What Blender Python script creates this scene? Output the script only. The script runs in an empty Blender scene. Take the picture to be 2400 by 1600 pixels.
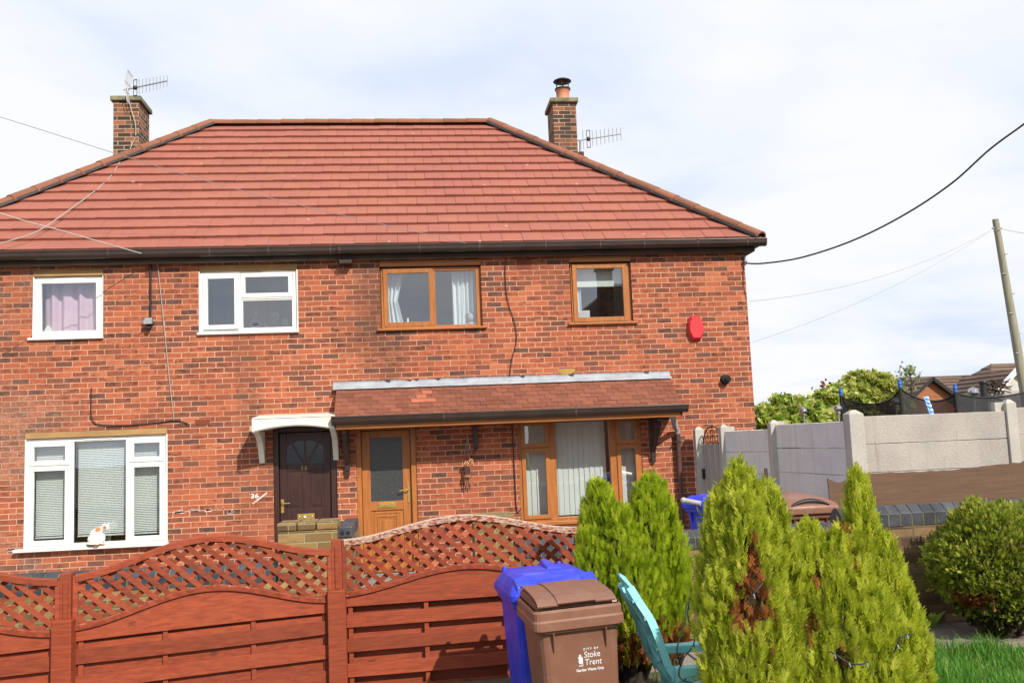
import bpy, bmesh, math, random
import numpy as np
from mathutils import Vector, Matrix
random.seed(7); rng = np.random.default_rng(7)
S = bpy.context.scene; COL = S.collection
H = 1.8                      # eye height: every height below is written relative to the eye, H is added on building
D = 13.37                    # distance of the house front
rad = math.radians
# ------------------------------------------------------------------ camera
YAW, PITCH, ROLL, F = 0.10779, 0.10696, -0.040855, 2200.0
def cam_axes():
    f = Vector((math.sin(YAW)*math.cos(PITCH), math.cos(YAW)*math.cos(PITCH), math.sin(PITCH)))
    r = Vector((math.cos(YAW), -math.sin(YAW), 0)); u = r.cross(f)
    c, s = math.cos(ROLL), math.sin(ROLL)
    return c*r + s*u, -s*r + c*u, f
CR, CU, CF = cam_axes()
cam = bpy.data.cameras.new('camera'); co = bpy.data.objects.new('camera', cam); COL.objects.link(co)
cam.sensor_width = 36; cam.lens = 36*F/2400; cam.clip_end = 2000; cam.clip_start = .05
m = Matrix((CR, CU, -CF)).transposed().to_4x4(); m.translation = (0, 0, H); co.matrix_world = m
S.camera = co
def at(px, py, Y):           # photograph pixel -> point at depth Y (height relative to the eye)
    d = CF + CR*((px-1200)/F) - CU*((py-800)/F)
    return d*(Y/d.y)
# ------------------------------------------------------------------ light
SUN_EL, SUN_AZ = rad(37), rad(27)
S.view_settings.view_transform = 'Standard'; S.view_settings.look = 'None'
S.view_settings.gamma = 1; S.view_settings.exposure = 0.42
S.view_settings.use_curve_mapping = False
sl = bpy.data.lights.new('sun', 'SUN'); sl.energy = 4.1; sl.angle = rad(.6); sl.color = (1, .93, .82)
so = bpy.data.objects.new('sun', sl); COL.objects.link(so)
sv = Vector((math.sin(SUN_AZ)*math.cos(SUN_EL), -math.cos(SUN_AZ)*math.cos(SUN_EL), math.sin(SUN_EL)))
so.rotation_euler = sv.to_track_quat('Z', 'Y').to_euler(); so.location = (6, -12, 14)
W = bpy.data.worlds.new('World'); S.world = W; W.use_nodes = True
def build_world():
    nt = W.node_tree; nt.nodes.clear(); N = nt.nodes.new; L = nt.links.new
    out = N('ShaderNodeOutputWorld'); bg = N('ShaderNodeBackground'); bg.inputs[1].default_value = .1
    sky = N('ShaderNodeTexSky'); sky.sky_type = 'NISHITA'; sky.sun_disc = False
    sky.sun_elevation = SUN_EL; sky.sun_rotation = math.pi - SUN_AZ
    tc = N('ShaderNodeTexCoord'); sp = N('ShaderNodeSeparateXYZ'); L(tc.outputs['Generated'], sp.inputs[0])
    def mth(op, a, b):
        o = N('ShaderNodeMath'); o.operation = op
        for i, v in enumerate((a, b)):
            if isinstance(v, (int, float)): o.inputs[i].default_value = v
            else: L(v, o.inputs[i])
        return o.outputs[0]
    zz = mth('ADD', mth('MAXIMUM', sp.outputs[2], 0.0), .16); cb = N('ShaderNodeCombineXYZ'); L(mth('DIVIDE', sp.outputs[0], zz), cb.inputs[0]); L(mth('DIVIDE', sp.outputs[1], zz), cb.inputs[1]); cb.inputs[2].default_value = .37
    n1 = N('ShaderNodeTexNoise'); n1.inputs['Scale'].default_value = 1.25; n1.inputs['Detail'].default_value = 9; n1.inputs['Roughness'].default_value = .52; n1.inputs['Distortion'].default_value = .25
    L(cb.outputs[0], n1.inputs[0])
    rp = N('ShaderNodeValToRGB'); e = rp.color_ramp.elements
    e[0].position = .36; e[0].color = (5.5, 6.2, 7.5, 1); e[1].position = .58; e[1].color = (7.3, 7.4, 7.65, 1)
    k = e.new(.47); k.color = (6.65, 7.0, 7.65, 1)
    L(n1.outputs[0], rp.inputs[0])
    n2 = N('ShaderNodeTexNoise'); n2.inputs['Scale'].default_value = 2.6; n2.inputs['Detail'].default_value = 5
    mp2 = N('ShaderNodeMapping'); mp2.inputs['Scale'].default_value = (1, 1, 3.2); mp2.inputs['Location'].default_value = (4.7, 2.2, 1.9)
    L(tc.outputs['Generated'], mp2.inputs[0]); L(mp2.outputs[0], n2.inputs[0])
    r2 = N('ShaderNodeValToRGB'); r2.color_ramp.elements[0].position = .24; r2.color_ramp.elements[1].position = .34
    r2.color_ramp.elements[0].color = (.94, .94, .94, 1); r2.color_ramp.elements[1].color = (.98, .98, .98, 1)
    L(n2.outputs[0], r2.inputs[0])
    mx = N('ShaderNodeMix'); mx.data_type = 'RGBA'
    L(r2.outputs[0], mx.inputs['Factor']); L(sky.outputs[0], mx.inputs['A']); L(rp.outputs[0], mx.inputs['B'])
    L(mx.outputs['Result'], bg.inputs[0]); L(bg.outputs[0], out.inputs[0])
build_world()
# ------------------------------------------------------------------ material helpers
class NB:
    def __init__(s, name):
        s.m = bpy.data.materials.new(name); s.m.use_nodes = True; s.t = s.m.node_tree
        s.b = s.t.nodes['Principled BSDF']; s.L = s.t.links.new
    def n(s, kind, **kw):
        o = s.t.nodes.new('ShaderNode'+kind)
        for k, v in kw.items(): setattr(o, k, v)
        return o
    def math(s, op, a, b=None, c=None, clamp=False):
        o = s.n('Math', operation=op); o.use_clamp = clamp
        for i, v in enumerate((a, b, c)):
            if v is None: continue
            if isinstance(v, (int, float)): o.inputs[i].default_value = v
            else: s.L(v, o.inputs[i])
        return o.outputs[0]
    def noise(s, vec, scale, detail=4, rough=.55, dist=0):
        o = s.n('TexNoise'); o.inputs['Scale'].default_value = scale; o.inputs['Detail'].default_value = detail
        o.inputs['Roughness'].default_value = rough; o.inputs['Distortion'].default_value = dist
        if vec is not None: s.L(vec, o.inputs['Vector'])
        return o.outputs[0]
    def ramp(s, fac, stops, interp='LINEAR'):
        o = s.n('ValToRGB'); o.color_ramp.interpolation = interp; e = o.color_ramp.elements
        while len(e) < len(stops): e.new(.5)
        for q, (p, c) in zip(e, stops):
            q.position = p; q.color = (*c, 1) if len(c) == 3 else c
        s.L(fac, o.inputs[0]); return o.outputs[0]
    def grey(s, fac, a, b, va=0, vb=1):
        return s.ramp(fac, [(a, (va,)*3), (b, (vb,)*3)])
    def mix(s, fac, a, b, mode='MIX'):
        o = s.n('Mix'); o.data_type = 'RGBA'; o.blend_type = mode
        for k, v in (('Factor', fac), ('A', a), ('B', b)):
            if isinstance(v, (int, float)): o.inputs[k].default_value = v
            elif isinstance(v, tuple): o.inputs[k].default_value = (*v, 1)
            else: s.L(v, o.inputs[k])
        return o.outputs['Result']
    def bump(s, h, strength=.4, dist=.01):
        o = s.n('Bump'); o.inputs['Strength'].default_value = strength; o.inputs['Distance'].default_value = dist
        s.L(h, o.inputs['Height']); s.L(o.outputs[0], s.b.inputs['Normal'])
    def pos(s, stretch=None, obj=False):
        o = s.n('TexCoord').outputs['Object'] if obj else s.n('NewGeometry').outputs['Position']
        if stretch:
            q = s.n('Mapping'); q.inputs['Scale'].default_value = stretch; s.L(o, q.inputs[0]); o = q.outputs[0]
        return o
    def rnd(s): 
        o = s.n('Attribute'); o.attribute_name = 'rnd'; return o.outputs['Fac']
    def set(s, color=None, rough=None, spec=None, metal=None):
        for k, v in (('Base Color', color), ('Roughness', rough), ('Specular IOR Level', spec), ('Metallic', metal)):
            if v is None: continue
            if isinstance(v, tuple): s.b.inputs[k].default_value = (*v, 1)
            elif isinstance(v, (int, float)): s.b.inputs[k].default_value = v
            else: s.L(v, s.b.inputs[k])
        return s.m
def mat(name, col, col2=None, rough=.6, spec=.4, scale=6, stretch=None, rndamt=0, bump=0, bscale=90, metal=0, lo=.35, hi=.65, obj=False, bdist=.003, fine=0):
    q = NB(name); p = q.pos(stretch, obj)
    if col2 is None: col2 = tuple(c*.8 for c in col)
    n = q.noise(p, scale, 6)
    c = q.mix(q.grey(n, lo, hi), col2, col)
    if rndamt:
        v = q.math('ADD', q.math('MULTIPLY', q.rnd(), 2*rndamt), 1-rndamt)
        g = q.n('CombineXYZ')
        for i in range(3): q.L(v, g.inputs[i])
        c = q.mix(1.0, c, g.outputs[0], 'MULTIPLY')
    if fine:
        f = q.grey(q.noise(p, bscale*1.3, 3), .3, .7, 1-fine, 1)
        c = q.mix(1.0, c, f, 'MULTIPLY')
    q.set(c, rough, spec, metal)
    if bump: q.bump(q.noise(p, bscale, 3), bump, bdist)
    return q.m
def brick_mat(name, stops, mortar, bw=.225, bh=.075, mort=.0052, soot=None, mort2=None, off0=0.0, clean=None, burn=.7, bloom=0):
    q = NB(name); P = q.n('NewGeometry')
    sx = q.n('SeparateXYZ'); q.L(P.outputs['Position'], sx.inputs[0])
    sn = q.n('SeparateXYZ'); q.L(P.outputs['True Normal'], sn.inputs[0])
    side = q.math('GREATER_THAN', q.math('ABSOLUTE', sn.outputs[0]), .6)
    top = q.math('GREATER_THAN', q.math('ABSOLUTE', sn.outputs[2]), .7)
    mu = q.n('Mix'); mu.data_type = 'FLOAT'; q.L(side, mu.inputs[0]); q.L(sx.outputs[0], mu.inputs[2]); q.L(sx.outputs[1], mu.inputs[3])
    mv = q.n('Mix'); mv.data_type = 'FLOAT'; q.L(top, mv.inputs[0]); q.L(sx.outputs[2], mv.inputs[2]); q.L(sx.outputs[1], mv.inputs[3])
    wob = q.noise(P.outputs['Position'], 2.3, 2)
    u, v = mu.outputs[0], q.math('ADD', mv.outputs[0], q.math('MULTIPLY', q.math('SUBTRACT', wob, .5), .012))
    vr = q.math('DIVIDE', v, bh); row = q.math('FLOOR', vr); fv = q.math('FRACT', vr)
    wr = q.n('TexWhiteNoise', noise_dimensions='1D'); q.L(row, wr.inputs['W'])
    half = q.math('MULTIPLY', q.math('FRACT', q.math('MULTIPLY', row, .5)), 1.0)
    uo = q.math('ADD', q.math('ADD', q.math('DIVIDE', u, bw), half), q.math('ADD', q.math('MULTIPLY', wr.outputs[0], .16), off0))
    colu = q.math('FLOOR', uo); fu = q.math('FRACT', uo)
    du = q.math('MULTIPLY', q.math('MINIMUM', fu, q.math('SUBTRACT', 1, fu)), bw)
    dv = q.math('MULTIPLY', q.math('MINIMUM', fv, q.math('SUBTRACT', 1, fv)), bh)
    d = q.math('MINIMUM', du, dv)
    rough_n = q.noise(P.outputs['Position'], 55, 3)
    d2 = q.math('ADD', d, q.math('MULTIPLY', q.math('SUBTRACT', rough_n, .5), .007))
    mask = q.math('SMOOTHSTEP', 0, 0) if False else q.n('MapRange', interpolation_type='SMOOTHSTEP')
    mask.inputs[1].default_value = mort-.0014; mask.inputs[2].default_value = mort+.0018
    q.L(d2, mask.inputs[0]); mk = mask.outputs[0]
    cv = q.n('CombineXYZ'); q.L(row, cv.inputs[0]); q.L(colu, cv.inputs[1])
    wn = q.n('TexWhiteNoise', noise_dimensions='3D'); q.L(cv.outputs[0], wn.inputs['Vector'])
    big = q.noise(P.outputs['Position'], .9, 3)
    val = q.math('ADD', wn.outputs['Value'], q.math('MULTIPLY', q.math('SUBTRACT', big, .5), .55), clamp=True)
    bc = q.ramp(val, stops)
    # burnt faces: kiln-dark blotches inside single bricks
    bn = q.noise(q.pos((.62, .62, 1.5)), 15, 6, .68)
    wv = q.n('SeparateColor'); q.L(wn.outputs['Color'], wv.inputs[0])
    bl = q.math('MULTIPLY', q.grey(bn, .44, .66), q.math('MULTIPLY', q.math('POWER', wv.outputs[1], .8), burn))
    edge = q.math('MULTIPLY', q.math('SUBTRACT', 1, q.math('DIVIDE', dv, .035, clamp=True)), q.math('MULTIPLY', wv.outputs[2], .35))
    bc = q.mix(q.math('MAXIMUM', bl, q.math('MULTIPLY', edge, q.grey(bn, .35, .6))), bc, (.055, .028, .022))
    fine = q.grey(q.noise(P.outputs['Position'], 120, 3), .25, .75, .74, 1.12)
    bc = q.mix(1.0, bc, fine, 'MULTIPLY')
    mc = q.mix(q.grey(q.noise(P.outputs['Position'], 1.6, 4), .4, .62), mort2 or tuple(c*.72 for c in mortar), mortar)
    c = q.mix(mk, mc, bc)
    if soot:
        sm = q.math('MULTIPLY', q.grey(q.noise(q.pos((1.0, 1.0, .28)), .75, 6, .62), .56, .74), soot)
        c = q.mix(sm, c, (.06, .045, .035))
    if bloom:   # lime bloom and old scraped marks on the left end of the front
        z1 = q.grey(q.math('DIVIDE', q.math('SUBTRACT', q.math('MULTIPLY', sx.outputs[0], -1), 3.6), 2.4, clamp=True), .1, .75)
        k1 = q.math('MULTIPLY', z1, q.grey(q.noise(q.pos((1, 1, .8)), 1.1, 4), .42, .58))
        c = q.mix(q.math('MULTIPLY', k1, q.grey(q.noise(q.pos((1, 1, 1.3)), 34, 6, .75), .52, .66)), c, (.47, .34, .26))
        c = q.mix(q.math('MULTIPLY', k1, .35), c, (.23, .14, .10))
    q.set(c, .88, .18)
    h = q.math('ADD', q.math('MULTIPLY', mk, .8), q.math('MULTIPLY', rough_n, .35))
    q.bump(h, .55, .008)
    return q.m
BR = [(0, (.15, .074, .056)), (.09, (.20, .080, .052)), (.22, (.27, .088, .050)), (.42, (.33, .098, .052)), (.62, (.395, .114, .056)), (.82, (.44, .125, .060)), (1, (.47, .155, .080))]
M_BRICK = brick_mat('house_brick', BR, (.62, .345, .23), soot=.6, mort2=(.50, .25, .16), mort=.0050, burn=.95, bloom=1)
BC = [(0, (.05, .034, .03)), (.35, (.10, .055, .04)), (.6, (.19, .085, .05)), (1, (.36, .13, .07))]
M_CHIM = brick_mat('chimney_brick', BC, (.5, .42, .30), soot=.75)
BY = [(0, (.12, .08, .04)), (.3, (.22, .135, .055)), (.6, (.30, .19, .075)), (1, (.40, .26, .11))]
M_YELLOW = brick_mat('buff_brick', BY, (.30, .26, .15), soot=.5, burn=.5)
BW = [(0, (.085, .05, .032)), (.3, (.145, .088, .046)), (.6, (.21, .13, .064)), (1, (.27, .17, .085))]
M_WALL = brick_mat('brown_wall_brick', BW, (.055, .045, .03), soot=.9, mort2=(.20, .17, .09), burn=.6, mort=.0046)
M_FARBRICK = brick_mat('far_brick', [(0, (.30, .11, .05)), (1, (.42, .16, .07))], (.40, .22, .13), burn=.2)
M_UPVC = mat('white_upvc', (.80, .80, .78), (.72, .72, .69), rough=.35, spec=.5, scale=3, fine=.03)
M_GRP = mat('cream_fibreglass', (.78, .76, .68), (.70, .67, .57), rough=.42, scale=4)
M_OAK = mat('golden_oak_foil', (.40, .145, .032), (.30, .10, .022), rough=.4, spec=.5, scale=5, stretch=(6, 6, .6), bump=.06, bscale=40)
M_OAKH = mat('golden_oak_foil_across', (.40, .145, .032), (.30, .10, .022), rough=.4, spec=.5, scale=5, stretch=(.6, 6, 6))
M_DARKDOOR = mat('dark_brown_door', (.050, .018, .013), (.032, .012, .010), rough=.38, spec=.5, scale=5, stretch=(5, 5, .7), bump=.1, bscale=30)
M_BROWNPL = mat('brown_pvc', (.044, .026, .020), (.030, .019, .015), rough=.32, spec=.5, scale=4)
M_CLIP = mat('faded_brown_pvc', (.085, .06, .05), (.06, .042, .035), rough=.5)
M_FASCIA = mat('dark_fascia_board', (.05, .03, .02), (.025, .016, .012), rough=.7, scale=3)
M_SOFFIT = mat('soffit_board', (.25, .19, .14), (.16, .12, .09), rough=.8, scale=4)
M_LINTEL = mat('ochre_lintel', (.42, .25, .10), (.33, .19, .08), rough=.8, scale=4, stretch=(1, 1, 3), fine=.15, bump=.2)
M_LEAD = mat('lead_flashing', (.36, .385, .42), (.27, .29, .325), rough=.5, spec=.5, scale=7, bump=.35, bscale=25, bdist=.006)
M_LEADD = mat('dark_valley_strip', (.06, .055, .055), rough=.5)
M_DARK = mat('black_plastic', (.018, .018, .02), rough=.45)
M_BRASS = mat('aged_brass', (.48, .33, .10), (.34, .22, .06), rough=.38, metal=.45, scale=30)
M_METAL = mat('dull_aluminium', (.32, .32, .33), (.22, .22, .23), rough=.45, metal=.6, scale=20)
M_GREYCABLE = mat('pale_cable', (.40, .385, .36), rough=.6)
M_STEEL = mat('galvanised_steel', (.35, .36, .37), (.22, .23, .24), rough=.5, metal=.6, scale=30)
M_RUST = mat('rusty_iron', (.10, .035, .015), (.035, .016, .01), rough=.8, scale=25)
M_ROOM = mat('room_plaster', (.16, .155, .15), rough=.9)
M_RED = mat('red_plastic', (.62, .035, .045), (.55, .03, .04), rough=.4, scale=4)
M_CAP = mat('weathered_concrete_cap', (.27, .25, .16), (.12, .12, .07), rough=.9, scale=9, fine=.2, bump=.4)
M_TERRA = mat('terracotta', (.58, .25, .15), (.5, .2, .11), rough=.75, scale=8)
M_BLIND = mat('white_blind', (.82, .85, .83), (.78, .81, .79), rough=.7, scale=2)
M_PINK = mat('pink_curtain', (.72, .50, .60), (.62, .42, .54), rough=.85, scale=4)
M_NETCUR = mat('white_net_curtain', (.80, .84, .86), (.72, .76, .8), rough=.85, scale=4)
def tile_mat(name, base, dark, light, amt=.14):
    q = NB(name); p = q.pos(); r = q.rnd()
    c = q.mix(q.grey(q.noise(p, 1.1, 6), .33, .7), base, dark)
    v = q.math('ADD', q.math('MULTIPLY', r, 2*amt), 1-amt)
    g = q.n('CombineXYZ'); [q.L(v, g.inputs[i]) for i in range(3)]
    c = q.mix(1.0, c, g.outputs[0], 'MULTIPLY')
    c = q.mix(q.math('MULTIPLY', q.grey(q.noise(q.pos((1, 2.5, .6)), 9, 6, .7), .5, .72), .38), c, tuple(x*.5 for x in dark))
    c = q.mix(q.math('MULTIPLY', q.grey(q.noise(p, 70, 3), .3, .75), .3), c, tuple(x*.7 for x in base))
    vo = q.n('TexVoronoi', feature='F1'); vo.inputs['Scale'].default_value = 2.3; q.L(p, vo.inputs['Vector'])
    lich = q.math('LESS_THAN', q.math('ADD', vo.outputs['Distance'], q.math('MULTIPLY', q.noise(p, 30, 2), .05)), .075)
    c = q.mix(q.math('MULTIPLY', lich, .6), c, light)
    q.set(c, .85, .22); q.bump(q.noise(p, 160, 3), .35, .003)
    return q.m
M_TILE = tile_mat('red_concrete_tile', (.345, .127, .092), (.305, .110, .079), (.60, .47, .39), amt=.035)
M_TILE2 = tile_mat('brown_plain_tile', (.235, .085, .052), (.17, .062, .04), (.6, .55, .48), amt=.2)
M_RIDGE = tile_mat('ridge_tile_brown', (.27, .11, .065), (.20, .085, .05), (.4, .3, .15), amt=.12)
M_TILENEW = mat('new_orange_tile', (.42, .135, .078), (.36, .11, .065), rough=.85, scale=8, fine=.1)
M_FARTILE = tile_mat('far_brown_tile', (.17, .115, .085), (.13, .09, .068), (.3, .25, .2))
def wood_fence_mat():
    q = NB('red_brown_stained_timber'); p = q.pos((.9, 6, 9)); r = q.rnd()
    g1 = q.noise(p, 6, 6, .6, .4); g0 = q.noise(q.pos(), 3.2, 4)
    c = q.mix(q.grey(g1, .38, .62), (.195, .036, .015), (.29, .058, .023))
    c = q.mix(q.math('MULTIPLY', q.grey(g0, .45, .7), .5), c, (.24, .052, .024))
    v = q.math('ADD', q.math('MULTIPLY', r, .42), .78)
    k = q.n('CombineXYZ'); [q.L(v, k.inputs[i]) for i in range(3)]
    c = q.mix(1.0, c, k.outputs[0], 'MULTIPLY')
    kn = q.n('TexVoronoi'); kn.inputs['Scale'].default_value = 2.6; q.L(q.pos((1, 3, 1.6)), kn.inputs['Vector'])
    c = q.mix(q.math('MULTIPLY', q.grey(kn.outputs['Distance'], .05, .13, 1, 0), .7), c, (.075, .018, .012))
    wear = q.math('MULTIPLY', q.grey(q.noise(q.pos((1, 5, 5)), 11, 6, .7), .68, .76), .45)
    c = q.mix(wear, c, (.42, .24, .18))
    q.set(c, .62, .3); q.bump(q.noise(q.pos((2, 14, 14)), 14, 4), .3, .003); return q.m
M_FENCE = wood_fence_mat()
def worn_mat(name, wlo):
    q = NB(name); p = q.pos((3.2, 6, 6))
    c = q.mix(q.grey(q.noise(p, 6, 6), .35, .65), (.17, .032, .014), (.29, .058, .025))
    up = q.n('SeparateXYZ'); q.L(q.n('NewGeometry').outputs['Normal'], up.inputs[0])
    w = q.math('ADD', q.noise(q.pos((2.2, 8, 8)), 11, 8, .72), q.math('MULTIPLY', up.outputs[2], .10))
    c = q.mix(q.grey(w, wlo, wlo+.09), c, (.44, .33, .265))
    q.set(c, .8, .25); q.bump(q.noise(p, 20, 4), .3, .003); return q.m
M_WORN, M_WORN2 = worn_mat('paint_worn_rail', .45), worn_mat('lightly_worn_rail', .63)
def concrete_mat(name, a, b, stain, bump=.5, bs=42):
    q = NB(name); p = q.pos()
    c = q.mix(q.grey(q.noise(p, 2.2, 6), .35, .65), b, a)
    st = q.grey(q.noise(q.pos((7, 7, .5)), 1.5, 5, .65), .55, .72)
    c = q.mix(q.math('MULTIPLY', st, .5), c, stain)
    c = q.mix(1.0, c, q.grey(q.noise(p, 75, 3), .25, .7, .80, 1.05), 'MULTIPLY')
    vo = q.n('TexVoronoi'); vo.inputs['Scale'].default_value = 19; q.L(p, vo.inputs['Vector'])
    c = q.mix(q.math('MULTIPLY', q.math('LESS_THAN', vo.outputs['Distance'], .10), .35), c, tuple(x*.45 for x in b))
    q.set(c, .92, .15); q.bump(q.noise(q.pos((1, 1, 1.7)), bs, 4, .6), bump, .012); return q.m
M_CONC = concrete_mat('rock_face_concrete', (.42, .385, .35), (.34, .315, .29), (.25, .19, .165), .55)
M_CONC_LIFT = concrete_mat('shade_lifted_concrete', (.74, .705, .69), (.66, .63, .615), (.52, .43, .41), .5)  # same concrete, colour lightened to brighten the shaded run beside the gate
M_POST = concrete_mat('smooth_concrete', (.50, .47, .42), (.41, .385, .35), (.27, .24, .20), .12)
M_COPING = mat('blue_engineering_brick', (.062, .066, .080), (.036, .039, .048), rough=.5, spec=.4, scale=7, rndamt=.3, bump=.12, bscale=60, fine=.12)
M_COPM = mat('mossy_mortar', (.24, .235, .09), (.16, .15, .07), rough=.95, scale=14, fine=.3)
M_PLY = mat('weathered_plywood', (.155, .086, .050), (.105, .062, .040), rough=.85, scale=4, stretch=(.6, 1, 9), fine=.22, bscale=34, lo=.3, hi=.7)
M_GATE = mat('grey_weathered_boards', (.40, .37, .35), (.30, .27, .255), rough=.85, scale=5, stretch=(7, 7, .6), rndamt=.1)
M_OLDPOST = mat('grey_old_post', (.16, .14, .115), (.09, .08, .065), rough=.9, scale=6, stretch=(6, 6, .5))
def bin_mat(name, a, b, rough=.38):
    q = NB(name); p = q.pos(None, True)
    c = q.mix(q.grey(q.noise(p, 4, 6), .35, .7), a, b)
    sc = q.grey(q.noise(q.pos((2, 9, 9), True), 14, 6, .75), .66, .74)
    c = q.mix(q.math('MULTIPLY', sc, .25), c, tuple(min(1, x*2.2+.05) for x in a))
    dust = q.grey(q.noise(p, 9, 5, .65), .5, .75)
    c = q.mix(q.math('MULTIPLY', dust, .22), c, (.30, .24, .19))
    q.set(c, q.grey(q.noise(p, 12, 4), .3, .7, rough-.06, rough+.14), .45)
    q.bump(q.noise(p, 240, 2), .12, .001); return q.m
M_BINB = bin_mat('brown_bin_plastic', (.215, .098, .062), (.185, .084, .054))
M_BINU = bin_mat('blue_bin_plastic', (.022, .045, .62), (.018, .036, .52), .34)
M_TEAL = bin_mat('teal_chair_plastic', (.24, .61, .62), (.20, .55, .56), .45)
M_WHITEP = mat('white_print', (.75, .77, .78), (.68, .7, .71), rough=.7, scale=20)
M_CHALK = mat('chalky_white_paint', (.66, .58, .53), (.50, .36, .30), rough=.95, scale=26, lo=.45, hi=.55)
def glass(name, ior=2.75, tint=(.82, .86, .86), rough=0.0):
    q = NB(name); q.t.nodes.remove(q.b); out = [n for n in q.t.nodes if n.type == 'OUTPUT_MATERIAL'][0]
    r0 = ((ior-1)/(ior+1))**2; lw = q.n('LayerWeight'); lw.inputs[0].default_value = .5
    fr = q.math('ADD', q.math('MULTIPLY', q.math('POWER', lw.outputs['Facing'], 5.0), 1-r0), r0)
    tr = q.n('BsdfTransparent'); tr.inputs[0].default_value = (*tint, 1)
    gl = q.n('BsdfGlossy'); gl.inputs['Roughness'].default_value = rough; gl.inputs[0].default_value = (.95, .97, 1, 1)
    bp = q.n('Bump'); bp.inputs['Strength'].default_value = .02; bp.inputs['Distance'].default_value = .02
    q.L(q.noise(q.pos(), 2.0, 1), bp.inputs['Height']); q.L(bp.outputs[0], gl.inputs['Normal'])
    mx = q.n('MixShader'); q.L(fr, mx.inputs[0]); q.L(tr.outputs[0], mx.inputs[1]); q.L(gl.outputs[0], mx.inputs[2])
    q.L(mx.outputs[0], out.inputs[0]); return q.m
M_GLASS = glass('window_glass')
M_GLASSB = glass('window_glass_clear', 1.6, (.88, .9, .9))
q = NB('patterned_door_glass'); nn = q.noise(q.pos(), 60, 4, .7, 1.5)
q.set(q.ramp(nn, [(.35, (.028, .03, .032)), (.62, (.055, .058, .06)), (.72, (.16, .165, .17))]), .16, .7); q.bump(nn, .5, .006); M_OBSC = q.m
q = NB('dark_leaded_glass'); q.set((.022, .026, .032), .12, .6); q.bump(q.noise(q.pos(), 14, 2), .2, .004); M_LEADGL = q.m
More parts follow.
